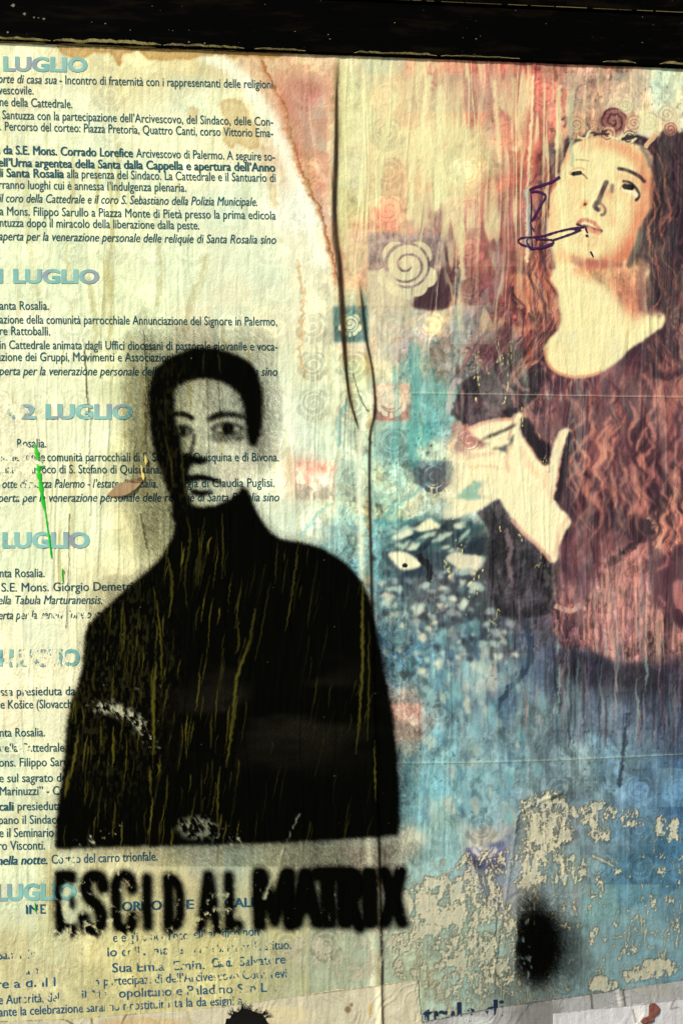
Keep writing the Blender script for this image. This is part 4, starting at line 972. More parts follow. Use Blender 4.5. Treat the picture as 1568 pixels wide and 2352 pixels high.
def head_col(px, py):
    base = np.stack([np.full_like(px, 136), np.full_like(px, 188), np.full_like(px, 174)], 1)
    k = vn(px/26, py/26, 500)[:, None]; q = vn(px/34, py/30, 510)[:, None]
    base = base + (np.array([120, 176, 166]) - base) * ss(.45, .6, k)
    return base + (np.array([146, 150, 160]) - base) * ss(.62, .74, q) * .8
HEADS = [("LUGLIO", 8, 202, 163, 166, 32), ("1", -14, 8, 650, 650, 31), ("LUGLIO", 31, 229, 650, 651.5, 31), (".12", -6, 84, 961, 962, 32), ("LUGLIO", 105, 306, 962, 962.5, 33), ("LUGLIO", 6, 207, 1258, 1258, 35),
         ("14", -30, 10, 1529, 1529, 36), ("LUGLIO", 22, 184, 1530, 1529, 38), ("LUGLIO", -8, 176, 2068, 2065, 37)]
for h in HEADS: text("date_heading", *h, style='h', col=head_col)
LINES = [
 ("orte di casa sua", -4, 131, 191, 194, 'i'), ("- Incontro di fraternità con i rappresentanti delle religioni", 137, 626, 194, 204, 'r'), ("vescovile.", -3, 78, 217, 218, 'r'), ("ne della Cattedrale.", 0, 167, 244, 249.5, 'r'),
 ("Santuzza con la partecipazione dell’Arcivescovo, del Sindaco, delle Con-", 6, 627, 274, 290, 'r'), (". Percorso del corteo: Piazza Pretoria, Quattro Canti, corso Vittorio Ema-", 1, 627, 300, 316, 'r'),
 ("a da S.E. Mons. Corrado Lorefice", -9, 306, 354, 362, 'b'), ("Arcivescovo di Palermo. A seguire so-", 313, 631, 362, 370, 'r'), ("ell’Urna argentea della Santa dalla Cappella e apertura dell’Anno", -3, 632, 383, 395, 'b'),
 ("li Santa Rosalia", -2, 148, 407, 409.5, 'b'), ("alla presenza del Sindaco. La Cattedrale e il Santuario di", 154, 633, 409.5, 419, 'r'), ("rranno luoghi cui è annessa l’indulgenza plenaria.", -2, 428, 434, 441, 'r'),
 ("il coro della Cattedrale e il coro S. Sebastiano della Polizia Municipale.", -1, 591, 465, 474, 'i'), ("a Mons. Filippo Sarullo a Piazza Monte di Pietà presso la prima edicola", 0, 633, 495, 505, 'r'), ("ntuzza dopo il miracolo della liberazione dalla peste.", 0, 458, 521.5, 527.5, 'r'),
 ("aperta per la venerazione personale delle reliquie di Santa Rosalia sino", -2, 634, 552.5, 561, 'i'), ("anta Rosalia.", 0, 113, 712, 712.5, 'r'), ("azione della comunità parrocchiale Annunciazione del Signore in Palermo,", 0, 636, 743.6, 748.6, 'r'),
 ("re Rattoballi.", 0, 116, 770, 771, 'r'), ("in Cattedrale animata dagli Uffici diocesani di pastorale giovanile e voca-", 0, 637, 802, 806, 'r'), ("azione dei Gruppi, Movimenti e Associazioni", -6, 398, 829.6, 831, 'r'),
 ("perta per la venerazione personale delle reliquie di Santa Rosalia sino", -2, 637, 862, 864, 'i'), ("Rosalia.", 40, 107, 1028, 1028, 'r'), ("azione", -20, 45, 1058, 1059, 'r'), ("delle", 60, 104, 1059, 1059, 'r'), ("comunità parrocchiali di S. Stefano di Quisquina e di Bivona.", 109, 640, 1059.6, 1060, 'r'),
 ("rmato, Parroco di S. Stefano di Quisquina.", -8, 370, 1087, 1088, 'r'), ("otte di mezza Palermo - l’estate di Rosalia.", 6, 362, 1121, 1120, 'i'), ("Regia di Claudia Puglisi.", 405, 630, 1119.6, 1118.6, 'r'),
 ("perta per la venerazione personale delle reliquie di Santa Rosalia sino", -4, 641, 1153, 1151.6, 'i'), ("nta Rosalia.", 0, 103, 1326, 1325.5, 'r'), ("S.E. Mons. Giorgio Demetrio Gallaro, Eparca di Piana degli", 4, 642, 1359, 1353, 'r'),
 ("ella Tabula Marturanensis.", -3, 235, 1388, 1387, 'i'), ("erta per la venerazione personale delle reliquie di Santa", -2, 470, 1422.5, 1417, 'i'), ("essa presieduta da S.E.", -10, 214, 1598, 1596, 'r'), ("Stránsky, Arcivescovo", 470, 648, 1590, 1587, 'r'),
 ("e Košice (Slovacchia)", 2, 186, 1627.5, 1626, 'r'), ("comunità ortodosse", 478, 648, 1618, 1615, 'r'), ("nta Rosalia.", 0, 104, 1692, 1691, 'r'), ("quella Cattedrale", -12, 148, 1727, 1726, 'r'), ("ons. Filippo Sarullo", -2, 182, 1760.5, 1759, 'r'),
 ("e sul sagrato del", -1, 158, 1796.5, 1795, 'r'), ("Marinuzzi” - Co", 0, 150, 1826.5, 1825, 'r'), ("cali", -2, 32, 1861.5, 1861, 'b'), ("presieduta", 41, 142, 1861, 1860, 'r'), ("pano il Sindaco", -2, 142, 1892.5, 1891, 'r'), ("e il Seminario", -1, 124, 1922.5, 1921.5, 'r'),
 ("ro Visconti.", -3, 104, 1952, 1951, 'r'), ("nella notte.", -6, 110, 1986.5, 1984, 'bi'), ("Corteo del carro trionfale.", 119, 362, 1983.5, 1976, 'r'),
 ("IME", 60, 106, 2099, 2097.5, 'b'), ("ORDO", 280, 372, 2092, 2088.5, 'b'), ("E", 428, 446, 2087, 2086.5, 'b'), ("CALI", 516, 582, 2084, 2081.5, 'b'),
 ("e e gli o per l’ecc", 260, 430, 2163, 2157, 'r'), ("ell’ antifico non", 445, 594, 2155, 2148, 'r'), ("lo cella  ala  e", 247, 420, 2196, 2190, 'r'), ("in re S. Im de F. stituo.", 446, 668, 2189, 2178.5, 'r'), ("Sua Em.a  Emin.", 258, 470, 2232.5, 2225, 'r'), ("Card.", 486, 533, 2221, 2219, 'b'), ("Salvatore", 550, 655, 2218, 2212, 'r'),
 ("a partecipaz. di dell’Arcivescovo Corr. revi", 220, 658, 2263.5, 2244, 'r'), ("il Metropolitano e Paladino San Lo.", 188, 636, 2294, 2276, 'r'), ("nte Autorità, del", -22, 136, 2307, 2299, 'r'), ("ante la celebrazione saranno ricostituito", -2, 390, 2334, 2314, 'r'), ("ta la da esigni a", 400, 556, 2313, 2306, 'r'),
 ("Sanni, 20", -4, 90, 2203, 2200, 'r'), ("are", 52, 88, 2238, 2236, 'b'), ("re a di il l", -8, 128, 2270, 2264, 'r')]
for b, x0, x1, y0, y1, st in LINES: text("text_line", b, x0, x1, y0, y1, 20.4 if y0 < 1900 else 21.4, st)
text("text_line", "trale di", 969, 1156, 2355, 2340, 48, 'b', col=lambda px, py: np.broadcast_to(np.array([24., 40., 66.]), (len(px), 3)))

# ------------------------------------------------------------------ black spray stencil of a man's head and shoulders
grain = rng.random((NY, NX)).astype(np.float32)
def spray(core, s1, s2, amt2):
    """Solid paint with a soft sprayed edge: fine grains further out."""
    a = np.maximum(blur(core, s1), 0)
    far = blur(core, s2)
    a = np.clip(a + amt2 * far * (1 - a), 0, 1)
    return a
bust = poly([(396, 1136), (402, 1190), (394, 1235), (372, 1275), (342, 1308), (300, 1342), (255, 1384), (216, 1420), (197, 1446), (191, 1500), (186, 1545), (165, 1610), (152, 1680), (148, 1740), (140, 1800), (132, 1860), (127, 1925), (133, 1948), (200, 1946), (400, 1941), (600, 1935), (780, 1926), (900, 1917), (914, 1900), (914, 1800), (906, 1700), (893, 1600), (880, 1540), (869, 1480), (857, 1420), (844, 1370), (824, 1330), (790, 1292), (748, 1264), (700, 1247), (650, 1238), (622, 1222), (600, 1195), (582, 1160), (568, 1126), (556, 1118), (540, 1136), (515, 1152), (480, 1162), (440, 1160)], .8, 2)
hair = poly([(346, 905), (350, 862), (372, 832), (410, 812), (450, 800), (500, 802), (548, 818), (580, 842), (597, 880), (601, 930), (598, 985), (588, 1020), (574, 1022), (566, 985), (560, 940), (548, 905), (522, 884), (486, 870), (446, 872), (410, 884), (398, 900), (396, 950)], .8, 2)
cheek = poly([(344, 890), (396, 886), (398, 950), (412, 1000), (418, 1050), (432, 1080), (425, 1110), (436, 1150), (450, 1190), (400, 1200), (392, 1150), (376, 1100), (358, 1050), (346, 990), (342, 930)], .8, 2)
browR = poly([(474, 966), (484, 952), (508, 946), (538, 947), (562, 956), (564, 962), (538, 958), (508, 958), (488, 966)], .8, 1.2)
eyeR = poly([(482, 986), (498, 974), (522, 970), (544, 974), (560, 985), (546, 995), (522, 999), (498, 996)], .8, 1)
shadeR = .5*ell(520, 1004, 44, 12, .5)
eyeW = poly([(490, 986), (501, 979), (511, 977), (508, 986), (511, 993), (500, 992)], .6, 0) + poly([(534, 977), (545, 980), (553, 986), (544, 992), (534, 993), (537, 985)], .6, 0)
eyeV = poly([(402, 990), (410, 984), (414, 990), (410, 996)], .7, 0) + poly([(428, 984), (436, 990), (428, 997), (425, 990)], .7, 0)
browL = stroke([(396, 952), (420, 950), (440, 960)], 10, 1.5, 1)
eyeL = poly([(392, 988), (408, 977), (430, 977), (443, 988), (430, 1000), (408, 1001)], .8, 1)
nose = poly([(416, 1042), (440, 1046), (462, 1050), (478, 1058), (462, 1066), (440, 1066), (428, 1084), (410, 1080)], 1, 1) + .8*stroke([(446, 1000), (440, 1030), (436, 1046)], 7, 2, 1)
mouth = stroke([(428, 1100), (462, 1096), (490, 1102), (508, 1110)], 8, 1.5, 1, widths=[17, 13, 9, 3]) + stroke([(444, 1130), (464, 1133), (486, 1128)], 12, 2.5, 1, widths=[14, 12, 5])
core = np.clip(np.maximum.reduce([bust, hair, cheek, browR, browL, nose, mouth, shadeR, np.clip(eyeR - eyeW, 0, 1), np.clip(eyeL - eyeV, 0, 1)]), 0, 1)
alpha = spray(core, 2.2, 15, .34)
soft = blur(np.maximum(bust * (Y > 1880), bust * (X > 840)), 7); alpha = np.maximum(alpha * (1 - .0*soft), .85*soft * (1 - core))
mist = 1.5*(.30 * ell(345, 1000, 70, 260, .6) + .24*ell(470, 905, 90, 50, .6) + .22*ell(480, 790, 150, 50, .6) + .30*ell(600, 950, 46, 120, .6) + .20*ell(390, 1220, 60, 90, .6) + .28*ell(640, 1962, 330, 40, .5) + .22*ell(905, 1700, 60, 300, .5) + .20*ell(280, 1380, 90, 60, .6) + .16*ell(480, 1020, 120, 130, .5))
mist *= .5 + .9*fbm(X/30, Y/120, 600, 3)
alpha = np.clip(alpha + mist*(1-alpha)*.7, 0, 1)
alpha = np.where(alpha < .93, np.clip(alpha + (grain - .5)*1.1*np.sqrt(np.clip(alpha*(1-alpha), 0, 1)), 0, 1), alpha)
alpha = blur(alpha, .4) if STEP < .5 else alpha
solid = blur(core, 2.2)
# the wrinkles' crests: thin olive paint where the can did not reach
crest = np.zeros((NY, NX), np.float32)
r4 = random.Random(21)
for q in range(230):
    x = r4.uniform(150, 860) if q > 120 else r4.gauss(330, 130); y = r4.uniform(1190, 1900); L = r4.uniform(25, 120) * (1.3 if q % 5 == 0 else 1)
    lean = (-.10 - .00025*(x - 380)) + r4.gauss(0, .05); k = r4.uniform(-5, 5); fade = 1.0 if x < 560 else .55
    crest = np.maximum(crest, fade * r4.uniform(.15, .85) * stroke([(x, y), (x + lean*L*.4 + k, y + L*.4), (x + lean*L, y + L)], 3, 1.1, 2, widths=[.6, r4.uniform(1.5, 4.2), r4.uniform(1.2, 3.6), .5]))
crest *= .55 + .6*ss(.35, .65, fbm(X/20, Y/40, 630, 3))
named = [([(430, 1190), (437, 1240), (425, 1320), (430, 1400)], 5, .5), ([(470, 1190), (455, 1290), (450, 1350)], 5, .5), ([(510, 1180), (512, 1260), (510, 1330)], 4, .55), ([(386, 1280), (396, 1350), (388, 1420)], 6, .75), ([(360, 1380), (370, 1470), (372, 1560)], 5, .9), ([(358, 1520), (352, 1620), (356, 1730)], 8, .9), ([(285, 1390), (285, 1470), (276, 1520)], 5, .6), ([(260, 1560), (258, 1640)], 5, .7),
         ([(545, 1420), (548, 1480), (540, 1500)], 5, .6), ([(586, 1400), (572, 1480), (545, 1550), (538, 1620), (528, 1680)], 8, .75), ([(620, 1340), (600, 1450), (585, 1520)], 4, .4), ([(684, 1250), (672, 1350), (655, 1450)], 4.5, .6), ([(636, 1245), (632, 1340)], 4, .45), ([(545, 1600), (532, 1680), (520, 1760)], 7, .8), ([(485, 1640), (484, 1720)], 5, .5), ([(180, 1680), (172, 1740), (162, 1790)], 7, .9), ([(262, 1690), (260, 1760)], 6, .9), ([(233, 1660), (232, 1720)], 5, .7),
         ([(346, 1770), (345, 1800)], 6, .9), ([(345, 1760), (347, 1830)], 4, .7), ([(505, 1760), (500, 1830), (498, 1900)], 5, .7), ([(508, 1870), (500, 1925)], 6, .8), ([(264, 1840), (264, 1900)], 4, .7), ([(386, 1780), (380, 1860)], 5, .55), ([(198, 1800), (196, 1850)], 4, .6), ([(160, 1770), (150, 1830)], 8, .9),
         ([(832, 1310), (831, 1430), (830, 1560), (817, 1730)], 7, .85), ([(846, 1430), (845, 1600), (842, 1700)], 4, .6), ([(858, 1700), (861, 1840)], 4, .8), ([(405, 880), (412, 930), (408, 1000)], 5, .5), ([(522, 966), (528, 1005)], 4, .2), ([(416, 1010), (420, 1090), (432, 1160)], 5, .45), ([(380, 900), (384, 1000)], 4, .3), ([(378, 1000), (392, 1060), (398, 1120)], 5, .45), ([(500, 812), (506, 860)], 4, .4), ([(468, 808), (466, 860)], 4, .35)]
for p, w, o in named: crest = np.maximum(crest, o * .9 * stroke(p, w, w*.4, 3, widths=[w*.25, w*.8, w, w*.7, w*.2]))
scratch = np.maximum(ss(.015, .06, .55*fbm(X/8, Y/11, 640, 4) + .45*fbm((X-Y*.4)/3.2, Y/6, 643, 3) - .60 + .10*np.maximum(ell(280, 1640, 70, 60, .4), ell(445, 1900, 60, 40, .5))*1.6), 0) * np.clip(np.maximum.reduce([stroke([(215, 1620), (270, 1630), (320, 1660), (352, 1715)], 30, 12, 10), .8*ell(455, 1900, 46, 26, .5), stroke([(180, 1935), (230, 1920), (275, 1898)], 26, 8, 6), .5*stroke([(225, 1570), (380, 1580)], 16, 6), ell(530, 1925, 40, 30, .5)]), 0, 1)
scratch = np.maximum(scratch, .9*stroke([(690, 1855), (672, 1900), (650, 1945), (632, 1990), (612, 2040)], 5, 2, 6) * (fbm(X/8, Y/8, 645, 2) > .42))
dotty = ss(.985, .999, fbm(X/2.6, Y/4.5, 650, 1)) * (fbm(X/60, Y/60, 651, 2) > .44)
SC = np.empty((NY, NX, 3), np.float32); SC[:] = (3, 3, 1)
SC *= (1 + .5*(fbm(X/16, Y/60, 660, 3) - .5))[..., None]
thin = ss(.5, .8, fbm(X/160, Y/60, 665, 3)) * ell(620, 1640, 230, 120, .6)
SC = mix(SC, (44, 40, 26), .6*thin*(.4 + .6*grain))
SC = mix(SC, (38, 36, 12), .7*ss(.52, .66, fbm(X/5, Y/12, 670, 3)) * np.clip(ell(260, 1560, 130, 260, .5) + .7*ell(400, 1010, 60, 180, .4), 0, 1))
SC = mix(SC, (88, 82, 22), np.clip(crest * 1.05, 0, 1))
SC = mix(SC, (150, 140, 100), dotty * .8 * solid)
alpha = alpha * (1 - .8 * np.clip(scratch, 0, 1))
alpha = np.clip(alpha, 0, 1) * (1 - .5*BARE*(solid < .9))
MSPRAY = mat_spray("black_spray_paint")
keep = (np.maximum(solid, np.maximum(blur(core, 14), mist*.8)) > .11) & PAPER & (Y < 1990)
st = sheet("stencil_portrait", keep, .0030, MSPRAY, None, SC, np.where(keep, alpha, 0))
tag(st, "black sprayed stencil of a short-haired man's head and shoulders across the programme text", "graffiti")

# ------------------------------------------------------------------ sprayed words under it
def box(a, b, c, d): return [(a, b), (c, b), (c, d), (a, d)]
T_ = .36
GL = {'E': [box(0, 0, T_+.1, 1), box(0, 0, 1, .2), box(0, .4, .9, .58), box(0, .8, 1, 1)], 'C': None, 'I': [box(0, 0, 1, 1)], 'L': [box(0, 0, .5, 1), box(0, .82, 1, 1)],
      'A': [[(.34, 0), (.66, 0), (1, 1), (.68, 1), (.60, .74), (.40, .74), (.32, 1), (0, 1)]], 'T': [box(0, 0, 1, .2), box(.27, 0, .73, 1)], 'M': [[(0, 0), (.30, 0), (.5, .5), (.70, 0), (1, 0), (1, 1), (.74, 1), (.74, .45), (.56, .95), (.44, .95), (.26, .45), (.26, 1), (0, 1)]],
      'X': [[(0, 0), (.38, 0), (.5, .3), (.62, 0), (1, 0), (.74, .5), (1, 1), (.64, 1), (.5, .68), (.36, 1), (0, 1), (.26, .5)]]}
def letter_mask(ch, x0, y0, x1, y1):
    def tr(pts): return [(x0 + a*(x1-x0) + .018*b*(y1-y0), y0 + b*(y1-y0)) for a, b in pts]
    w, h = x1-x0, y1-y0; m = np.zeros((NY, NX), np.float32)
    if ch in 'CSDR':
        if ch == 'C': m = stroke(tr([(.95, .30), (.85, .12), (.5, .08), (.22, .2), (.2, .5), (.22, .8), (.5, .92), (.85, .88), (.95, .70)]), w*.42, 2)
        if ch == 'S': m = stroke(tr([(.9, .27), (.78, .10), (.4, .09), (.2, .25), (.35, .43), (.68, .55), (.82, .74), (.6, .91), (.25, .9), (.1, .72)]), w*.42, 2)
        if ch == 'D': m = np.maximum(poly(tr(box(0, 0, .46, 1)), 1, 0, False), stroke(tr([(.2, .08), (.6, .12), (.80, .3), (.82, .5), (.8, .72), (.6, .88), (.2, .92)]), w*.36, 2))
        if ch == 'R': m = np.maximum.reduce([poly(tr(box(0, 0, .5, 1)), 1, 0, False), stroke(tr([(.2, .09), (.66, .10), (.8, .28), (.66, .48), (.2, .5)]), w*.4, 2), stroke(tr([(.5, .5), (.82, 1.0)]), w*.36, 2)])
        return np.clip(m, 0, 1)
    for p in GL[ch]: m = np.maximum(m, poly(tr(p), 1, 0, False))
    return m
wr = root("sprayed_words", 520, 2080, "black sprayed stencil words ESCI DAL MATRIX, flaking, below the man's bust", "graffiti")
LET = [('E', 126, 1998, 174, 2150), ('S', 184, 1998, 242, 2148), ('C', 255, 1996, 305, 2146), ('I', 326, 2006, 346, 2136), ('D', 374, 2004, 420, 2142), ('A', 448, 1998, 506, 2142), ('L', 514, 2000, 554, 2136),
       ('M', 580, 1994, 674, 2134), ('A', 662, 1994, 738, 2128), ('T', 716, 1992, 784, 2128), ('R', 772, 1992, 832, 2128), ('I', 830, 1991, 862, 2128), ('X', 866, 1990, 932, 2126)]
flake = fbm((X + 20*wx)/8, (Y + 16*wy)/12, 680, 4, .6)
lo = np.clip(.5*ss(2112, 2160, Y) + .24*(X < 330) + .30*ell(470, 2090, 90, 60, .5) - .12*(X > 580)*(Y < 2105), 0, 1)
FL = ss(-.02, .02, .22 + lo*.40 - flake)
gap = np.maximum(stroke([(152, 2035), (150, 2070), (158, 2110)], 20, 6, 6), stroke([(640, 1985), (622, 2020), (606, 2060)], 7, 3, 6))
claimed = np.zeros((NY, NX), bool)
for ch, x0, y0, x1, y1 in LET:
    m = letter_mask(ch, x0, y0, x1, y1)
    a = spray(m, 4.0, 12, .40 if x0 < 560 else .60)
    a = np.clip(a*(1.15 if x0 < 560 else 1.25), 0, 1)
    a = np.where(a < .95, np.clip(a + (grain - .5)*.9*np.sqrt(np.clip(a*(1-a), 0, 1)), 0, 1), a)
    a *= (1 - FL*.95) * (1 - gap*.9)
    kp = (blur(m, 6.5) > .07) & PAPER
    sheet("letter", kp, .0033 + .00004*len(wr.children), MSPRAY, wr, SC, a)

def blot(name, core_m, s1, s2, amt, label, cat, lift=.0032, far=8, hard=None, tone=None):
    a = spray(core_m, s1, s2, amt)
    if hard is not None: a = a * hard
    a = np.where(a < .95, np.clip(a + (grain - .5)*1.2*np.sqrt(np.clip(a*(1-a), 0, 1)), 0, 1), a)
    k = (a > .03) & PAPER if hard is None else (blur(core_m, far) > .03) & PAPER & (hard > .02)
    a = a * (1 - .75*(ss(.64, .72, fbm(X/5, Y/12, 700, 3)) * (X < 1225)))
    return tag(sheet(name, k, lift, MSPRAY, None, SC, a), label, cat)
dot = ell(1230, 2168, 54, 88, .35)
dot = np.maximum(dot, .55*ell(1222, 2110, 34, 60, .5))
blot("spray_blot", dot, 9, 34, .9, "round black spray paint spot with one straight edge, on the worn blue print", "graffiti", far=30, hard=ss(1178, 1186, X + .03*(Y-2150)))

# ------------------------------------------------------------------ strips of newer paper pasted over the bottom edge
def lattice(outline, step=3.2):
    """Flat cells inside an outline, for the pasted strips (page units)."""
    p = np.asarray(outline, float); x0, y0 = p.min(0); x1, y1 = p.max(0)
    xs = np.arange(x0, x1 + step, step); ys = np.arange(y0, y1 + step, step)
    gx_, gy_ = np.meshgrid(xs, ys); cx_ = gx_[:-1, :-1] + step/2; cy_ = gy_[:-1, :-1] + step/2
    ins = np.zeros(cx_.shape, bool)
    for (xa, ya), (xb, yb) in zip(p, np.roll(p, -1, 0)):
        if ya == yb: continue
        ins ^= ((ya > cy_) != (yb > cy_)) & (cx_ < (xb-xa)*(cy_-ya)/(yb-ya) + xa)
    j, i = np.nonzero(ins); n = gx_.shape[1]
    q = np.stack([(j+1)*n+i, (j+1)*n+i+1, j*n+i+1, j*n+i], 1)
    u, inv = np.unique(q, return_inverse=True)
    return gx_.ravel()[u], gy_.ravel()[u], inv.reshape(-1, 4)

def strip(name, outline, base, lift, label, marks=(), rel=None, cat="paper strip"):
    o = np.asarray(outline, float)
    # ragged edge
    dens = []
    for a, b in zip(o, np.roll(o, -1, 0)):
        k = max(2, int(np.hypot(*(b-a)) / 8))
        for t in np.arange(k)/k: dens.append(a + (b-a)*t + rng.normal(0, .9, 2))
    px, py, q = lattice(dens, 2.2)
    h = .0010*(fbm(px/60, py/140, 710, 3) - .5) + .0007*ss(.8, .98, 1 - np.abs(2*fbm(px/28 + 6*fbm(px/80, py/80, 713, 2), py/130, 712, 2) - 1)) + .0003*(fbm(px/8, py/8, 714, 2) - .5)
    if rel is not None: h = h + rel(px, py)
    c = np.asarray(base, float) * (1 + .12*(fbm(px/30, py/60, 715, 4) - .5) + .10*(fbm(px/6, py/16, 716, 3) - .5))[:, None]
    for fn, col, op in marks:
        m = (fn(px, py)*op)[:, None]; c = c + (np.asarray(col, float) - c)*m
    r = relief_at(np.clip(px, -60, 1630), np.clip(py, 80, 2420))
    co = wall(px, py, r + .001 + lift + h)
    me = mesh_arrays(name, co, q, {"print": lin(np.clip(c, 3, 250))*GAIN})
    ob = link(name, me, MPRINT)
    sm = ob.modifiers.new("thickness", 'SOLIDIFY'); sm.thickness = .0004; sm.offset = -1
    return tag(ob, label, cat)
def blobf(cx, cy, rx, ry): return lambda x, y: 1 - ss(.5, 1.1, np.sqrt(((x-cx)/rx)**2 + ((y-cy)/ry)**2))
def linef(pts, w):
    p = np.asarray(pts, float)
    def f(x, y):
        m = np.zeros_like(x)
        for a, b in zip(p[:-1], p[1:]):
            d = b-a; t = np.clip(((x-a[0])*d[0]+(y-a[1])*d[1])/(d@d), 0, 1)
            m = np.maximum(m, 1 - ss(w*.3, w*.7, np.hypot(x-a[0]-t*d[0], y-a[1]-t*d[1])))
        return m
    return f
strip("pasted_strip", [(-70, 2348), (0, 2345), (151, 2340), (269, 2331), (400, 2322), (515, 2311), (672, 2288), (750, 2275), (868, 2263), (959, 2249), (968, 2345), (972, 2470), (-70, 2470)], (192, 184, 154), .0010,
      "cream paper strip with a folded ridge, left of the dark lettering at the bottom edge",
      [(linef([(875, 2255), (879, 2400)], 5), (70, 58, 40), .8), (linef([(866, 2262), (869, 2400)], 12), (236, 226, 188), .8), (blobf(798, 2318, 9, 10), (110, 88, 62), .8), (blobf(806, 2307, 6, 6), (110, 88, 62), .7), (blobf(848, 2318, 6, 16), (190, 150, 84), .6), (linef([(150, 2340), (168, 2352)], 5), (92, 74, 46), .7), (linef([(210, 2336), (214, 2356)], 4), (92, 74, 46), .7), (linef([(292, 2328), (276, 2356)], 4), (80, 64, 40), .7), (linef([(0, 2345), (151, 2340), (269, 2331), (515, 2311), (672, 2288), (868, 2263), (959, 2249)], 3), (120, 106, 70), .7), (blobf(330, 2350, 120, 18), (196, 160, 100), .5),  # first two marks: shaded and lit side of the fold, as colour
       (blobf(640, 2330, 90, 26), (214, 196, 146), .6), (linef([(430, 2322), (440, 2360)], 6), (170, 150, 100), .6)])
strip("pasted_strip", [(966, 2347), (1031, 2333), (1151, 2311), (1228, 2299), (1348, 2283), (1425, 2272), (1568, 2249), (1660, 2236), (1660, 2470), (966, 2470)], (150, 149, 145), .0010,
      "grey crumpled paper strip over the poster's bottom edge below the black spot",
      [(blobf(1230, 2330, 70, 50), (104, 102, 96), .7), (linef([(966, 2347), (1151, 2311), (1348, 2283), (1425, 2272), (1568, 2249)], 3.5), (70, 64, 54), .8), (linef([(1355, 2284), (1358, 2316)], 5), (70, 66, 60), .7), (linef([(1428, 2270), (1433, 2308)], 5), (70, 66, 60), .7), (linef([(1415, 2274), (1421, 2308)], 9), (214, 208, 196), .7), (blobf(1500, 2275, 70, 20), (150, 146, 134), .6), (linef([(1140, 2318), (1130, 2360)], 6), (120, 116, 108), .5), (blobf(1080, 2345, 60, 16), (184, 186, 178), .8)])
strip("pasted_strip", [(1268, 2326), (1350, 2317), (1432, 2310), (1500, 2302), (1560, 2293), (1660, 2280), (1660, 2470), (1271, 2470)], (190, 187, 186), .0024,
      "white paper strip with a brown rust stain at the bottom right corner",
      [(linef([(1268, 2326), (1350, 2317), (1432, 2310), (1500, 2302), (1660, 2280)], 3), (110, 104, 96), .7), (blobf(1462, 2330, 16, 30), (222, 216, 206), .8), (linef([(1450, 2318), (1456, 2345)], 5), (120, 108, 98), .6), (linef([(1544, 2296), (1536, 2316), (1556, 2312)], 4), (120, 110, 104), .6)])
px, py, q = lattice(smooth([(1486, 2310), (1496, 2302), (1508, 2310), (1508, 2322), (1498, 2332), (1494, 2342), (1480, 2348), (1468, 2345), (1474, 2336), (1486, 2330)], 6), 1.5)
hh = .0022 + .0012*fbm(px/9, py/9, 720, 3) + relief_at(px, py) + .0036
me = mesh_arrays("rust_spot", wall(px, py, hh), q)
rs = link("rust_spot", me, mat_plain("rust", (118, 70, 58), .75, .15, .45, 160, .002)); rs.modifiers.new("thickness", 'SOLIDIFY').thickness = .002
tag(rs, "reddish brown rust crust on the white paper strip in the bottom right corner", "rust spot")

# rough black brush mark on the cream strip
rb = random.Random(4)
bl = [(512, 2362), (518, 2342), (530, 2332), (538, 2324), (548, 2322), (556, 2314), (566, 2318), (576, 2317), (584, 2324), (596, 2328), (604, 2334), (612, 2342), (618, 2352), (620, 2380), (510, 2380)]
bm = bmesh.new()
def ribbon(pts, ws, lift, th=.0003):
    """A flat stroke with a rounded cross-section along a path (page units), raised off the paper."""
    p = np.asarray(pts, float); d = np.gradient(p, axis=0); d /= np.maximum(np.linalg.norm(d, axis=1), 1e-6)[:, None]
    nn = np.stack([-d[:, 1], d[:, 0]], 1); ws = np.asarray(ws, float)
    rows = []
    for f, z in ((-.5, 0), (-.3, 1), (.3, 1), (.5, 0)):
        e = p + nn*(ws*f)[:, None]
        rows.append([bm.verts.new(v) for v in wall(e[:, 0], e[:, 1], relief_at(e[:, 0], e[:, 1]) + .001 + lift + th*z)])
    for k in range(len(p) - 1):
        for a, b in zip(rows[:-1], rows[1:]):
            bm.faces.new((a[k], a[k+1], b[k+1], b[k]))
sp_ = smooth(bl, 4)
sp_ = sp_ + np.array([rb.gauss(0, 1.6) for _ in range(len(sp_)*2)]).reshape(-1, 2)
pts = wall(sp_[:, 0], sp_[:, 1], relief_at(sp_[:, 0], sp_[:, 1]) + .0038)
f = bm.faces.new([bm.verts.new(v) for v in pts])
for k in range(46):
    t = rb.randrange(8, int(len(sp_)*.72)); a = sp_[t]; ang = math.atan2(a[1]-2352, a[0]-565) + rb.gauss(0, .35); L = rb.uniform(5, 20)
    ribbon([a - np.array([math.cos(ang), math.sin(ang)])*4, a + np.array([math.cos(ang), math.sin(ang)])*L*.5, a + np.array([math.cos(ang+.1), math.sin(ang+.1)])*L], [2.4, 1.4, .5], .0030)
bmesh.ops.recalc_face_normals(bm, faces=bm.faces)
me_mark = mat_plain("black_brush_paint", (14, 12, 8), .7, .1, .4, 120)
tag(bm_link("brush_mark", bm, me_mark), "black bristly brush mark on the cream paper strip at the bottom edge", "graffiti")

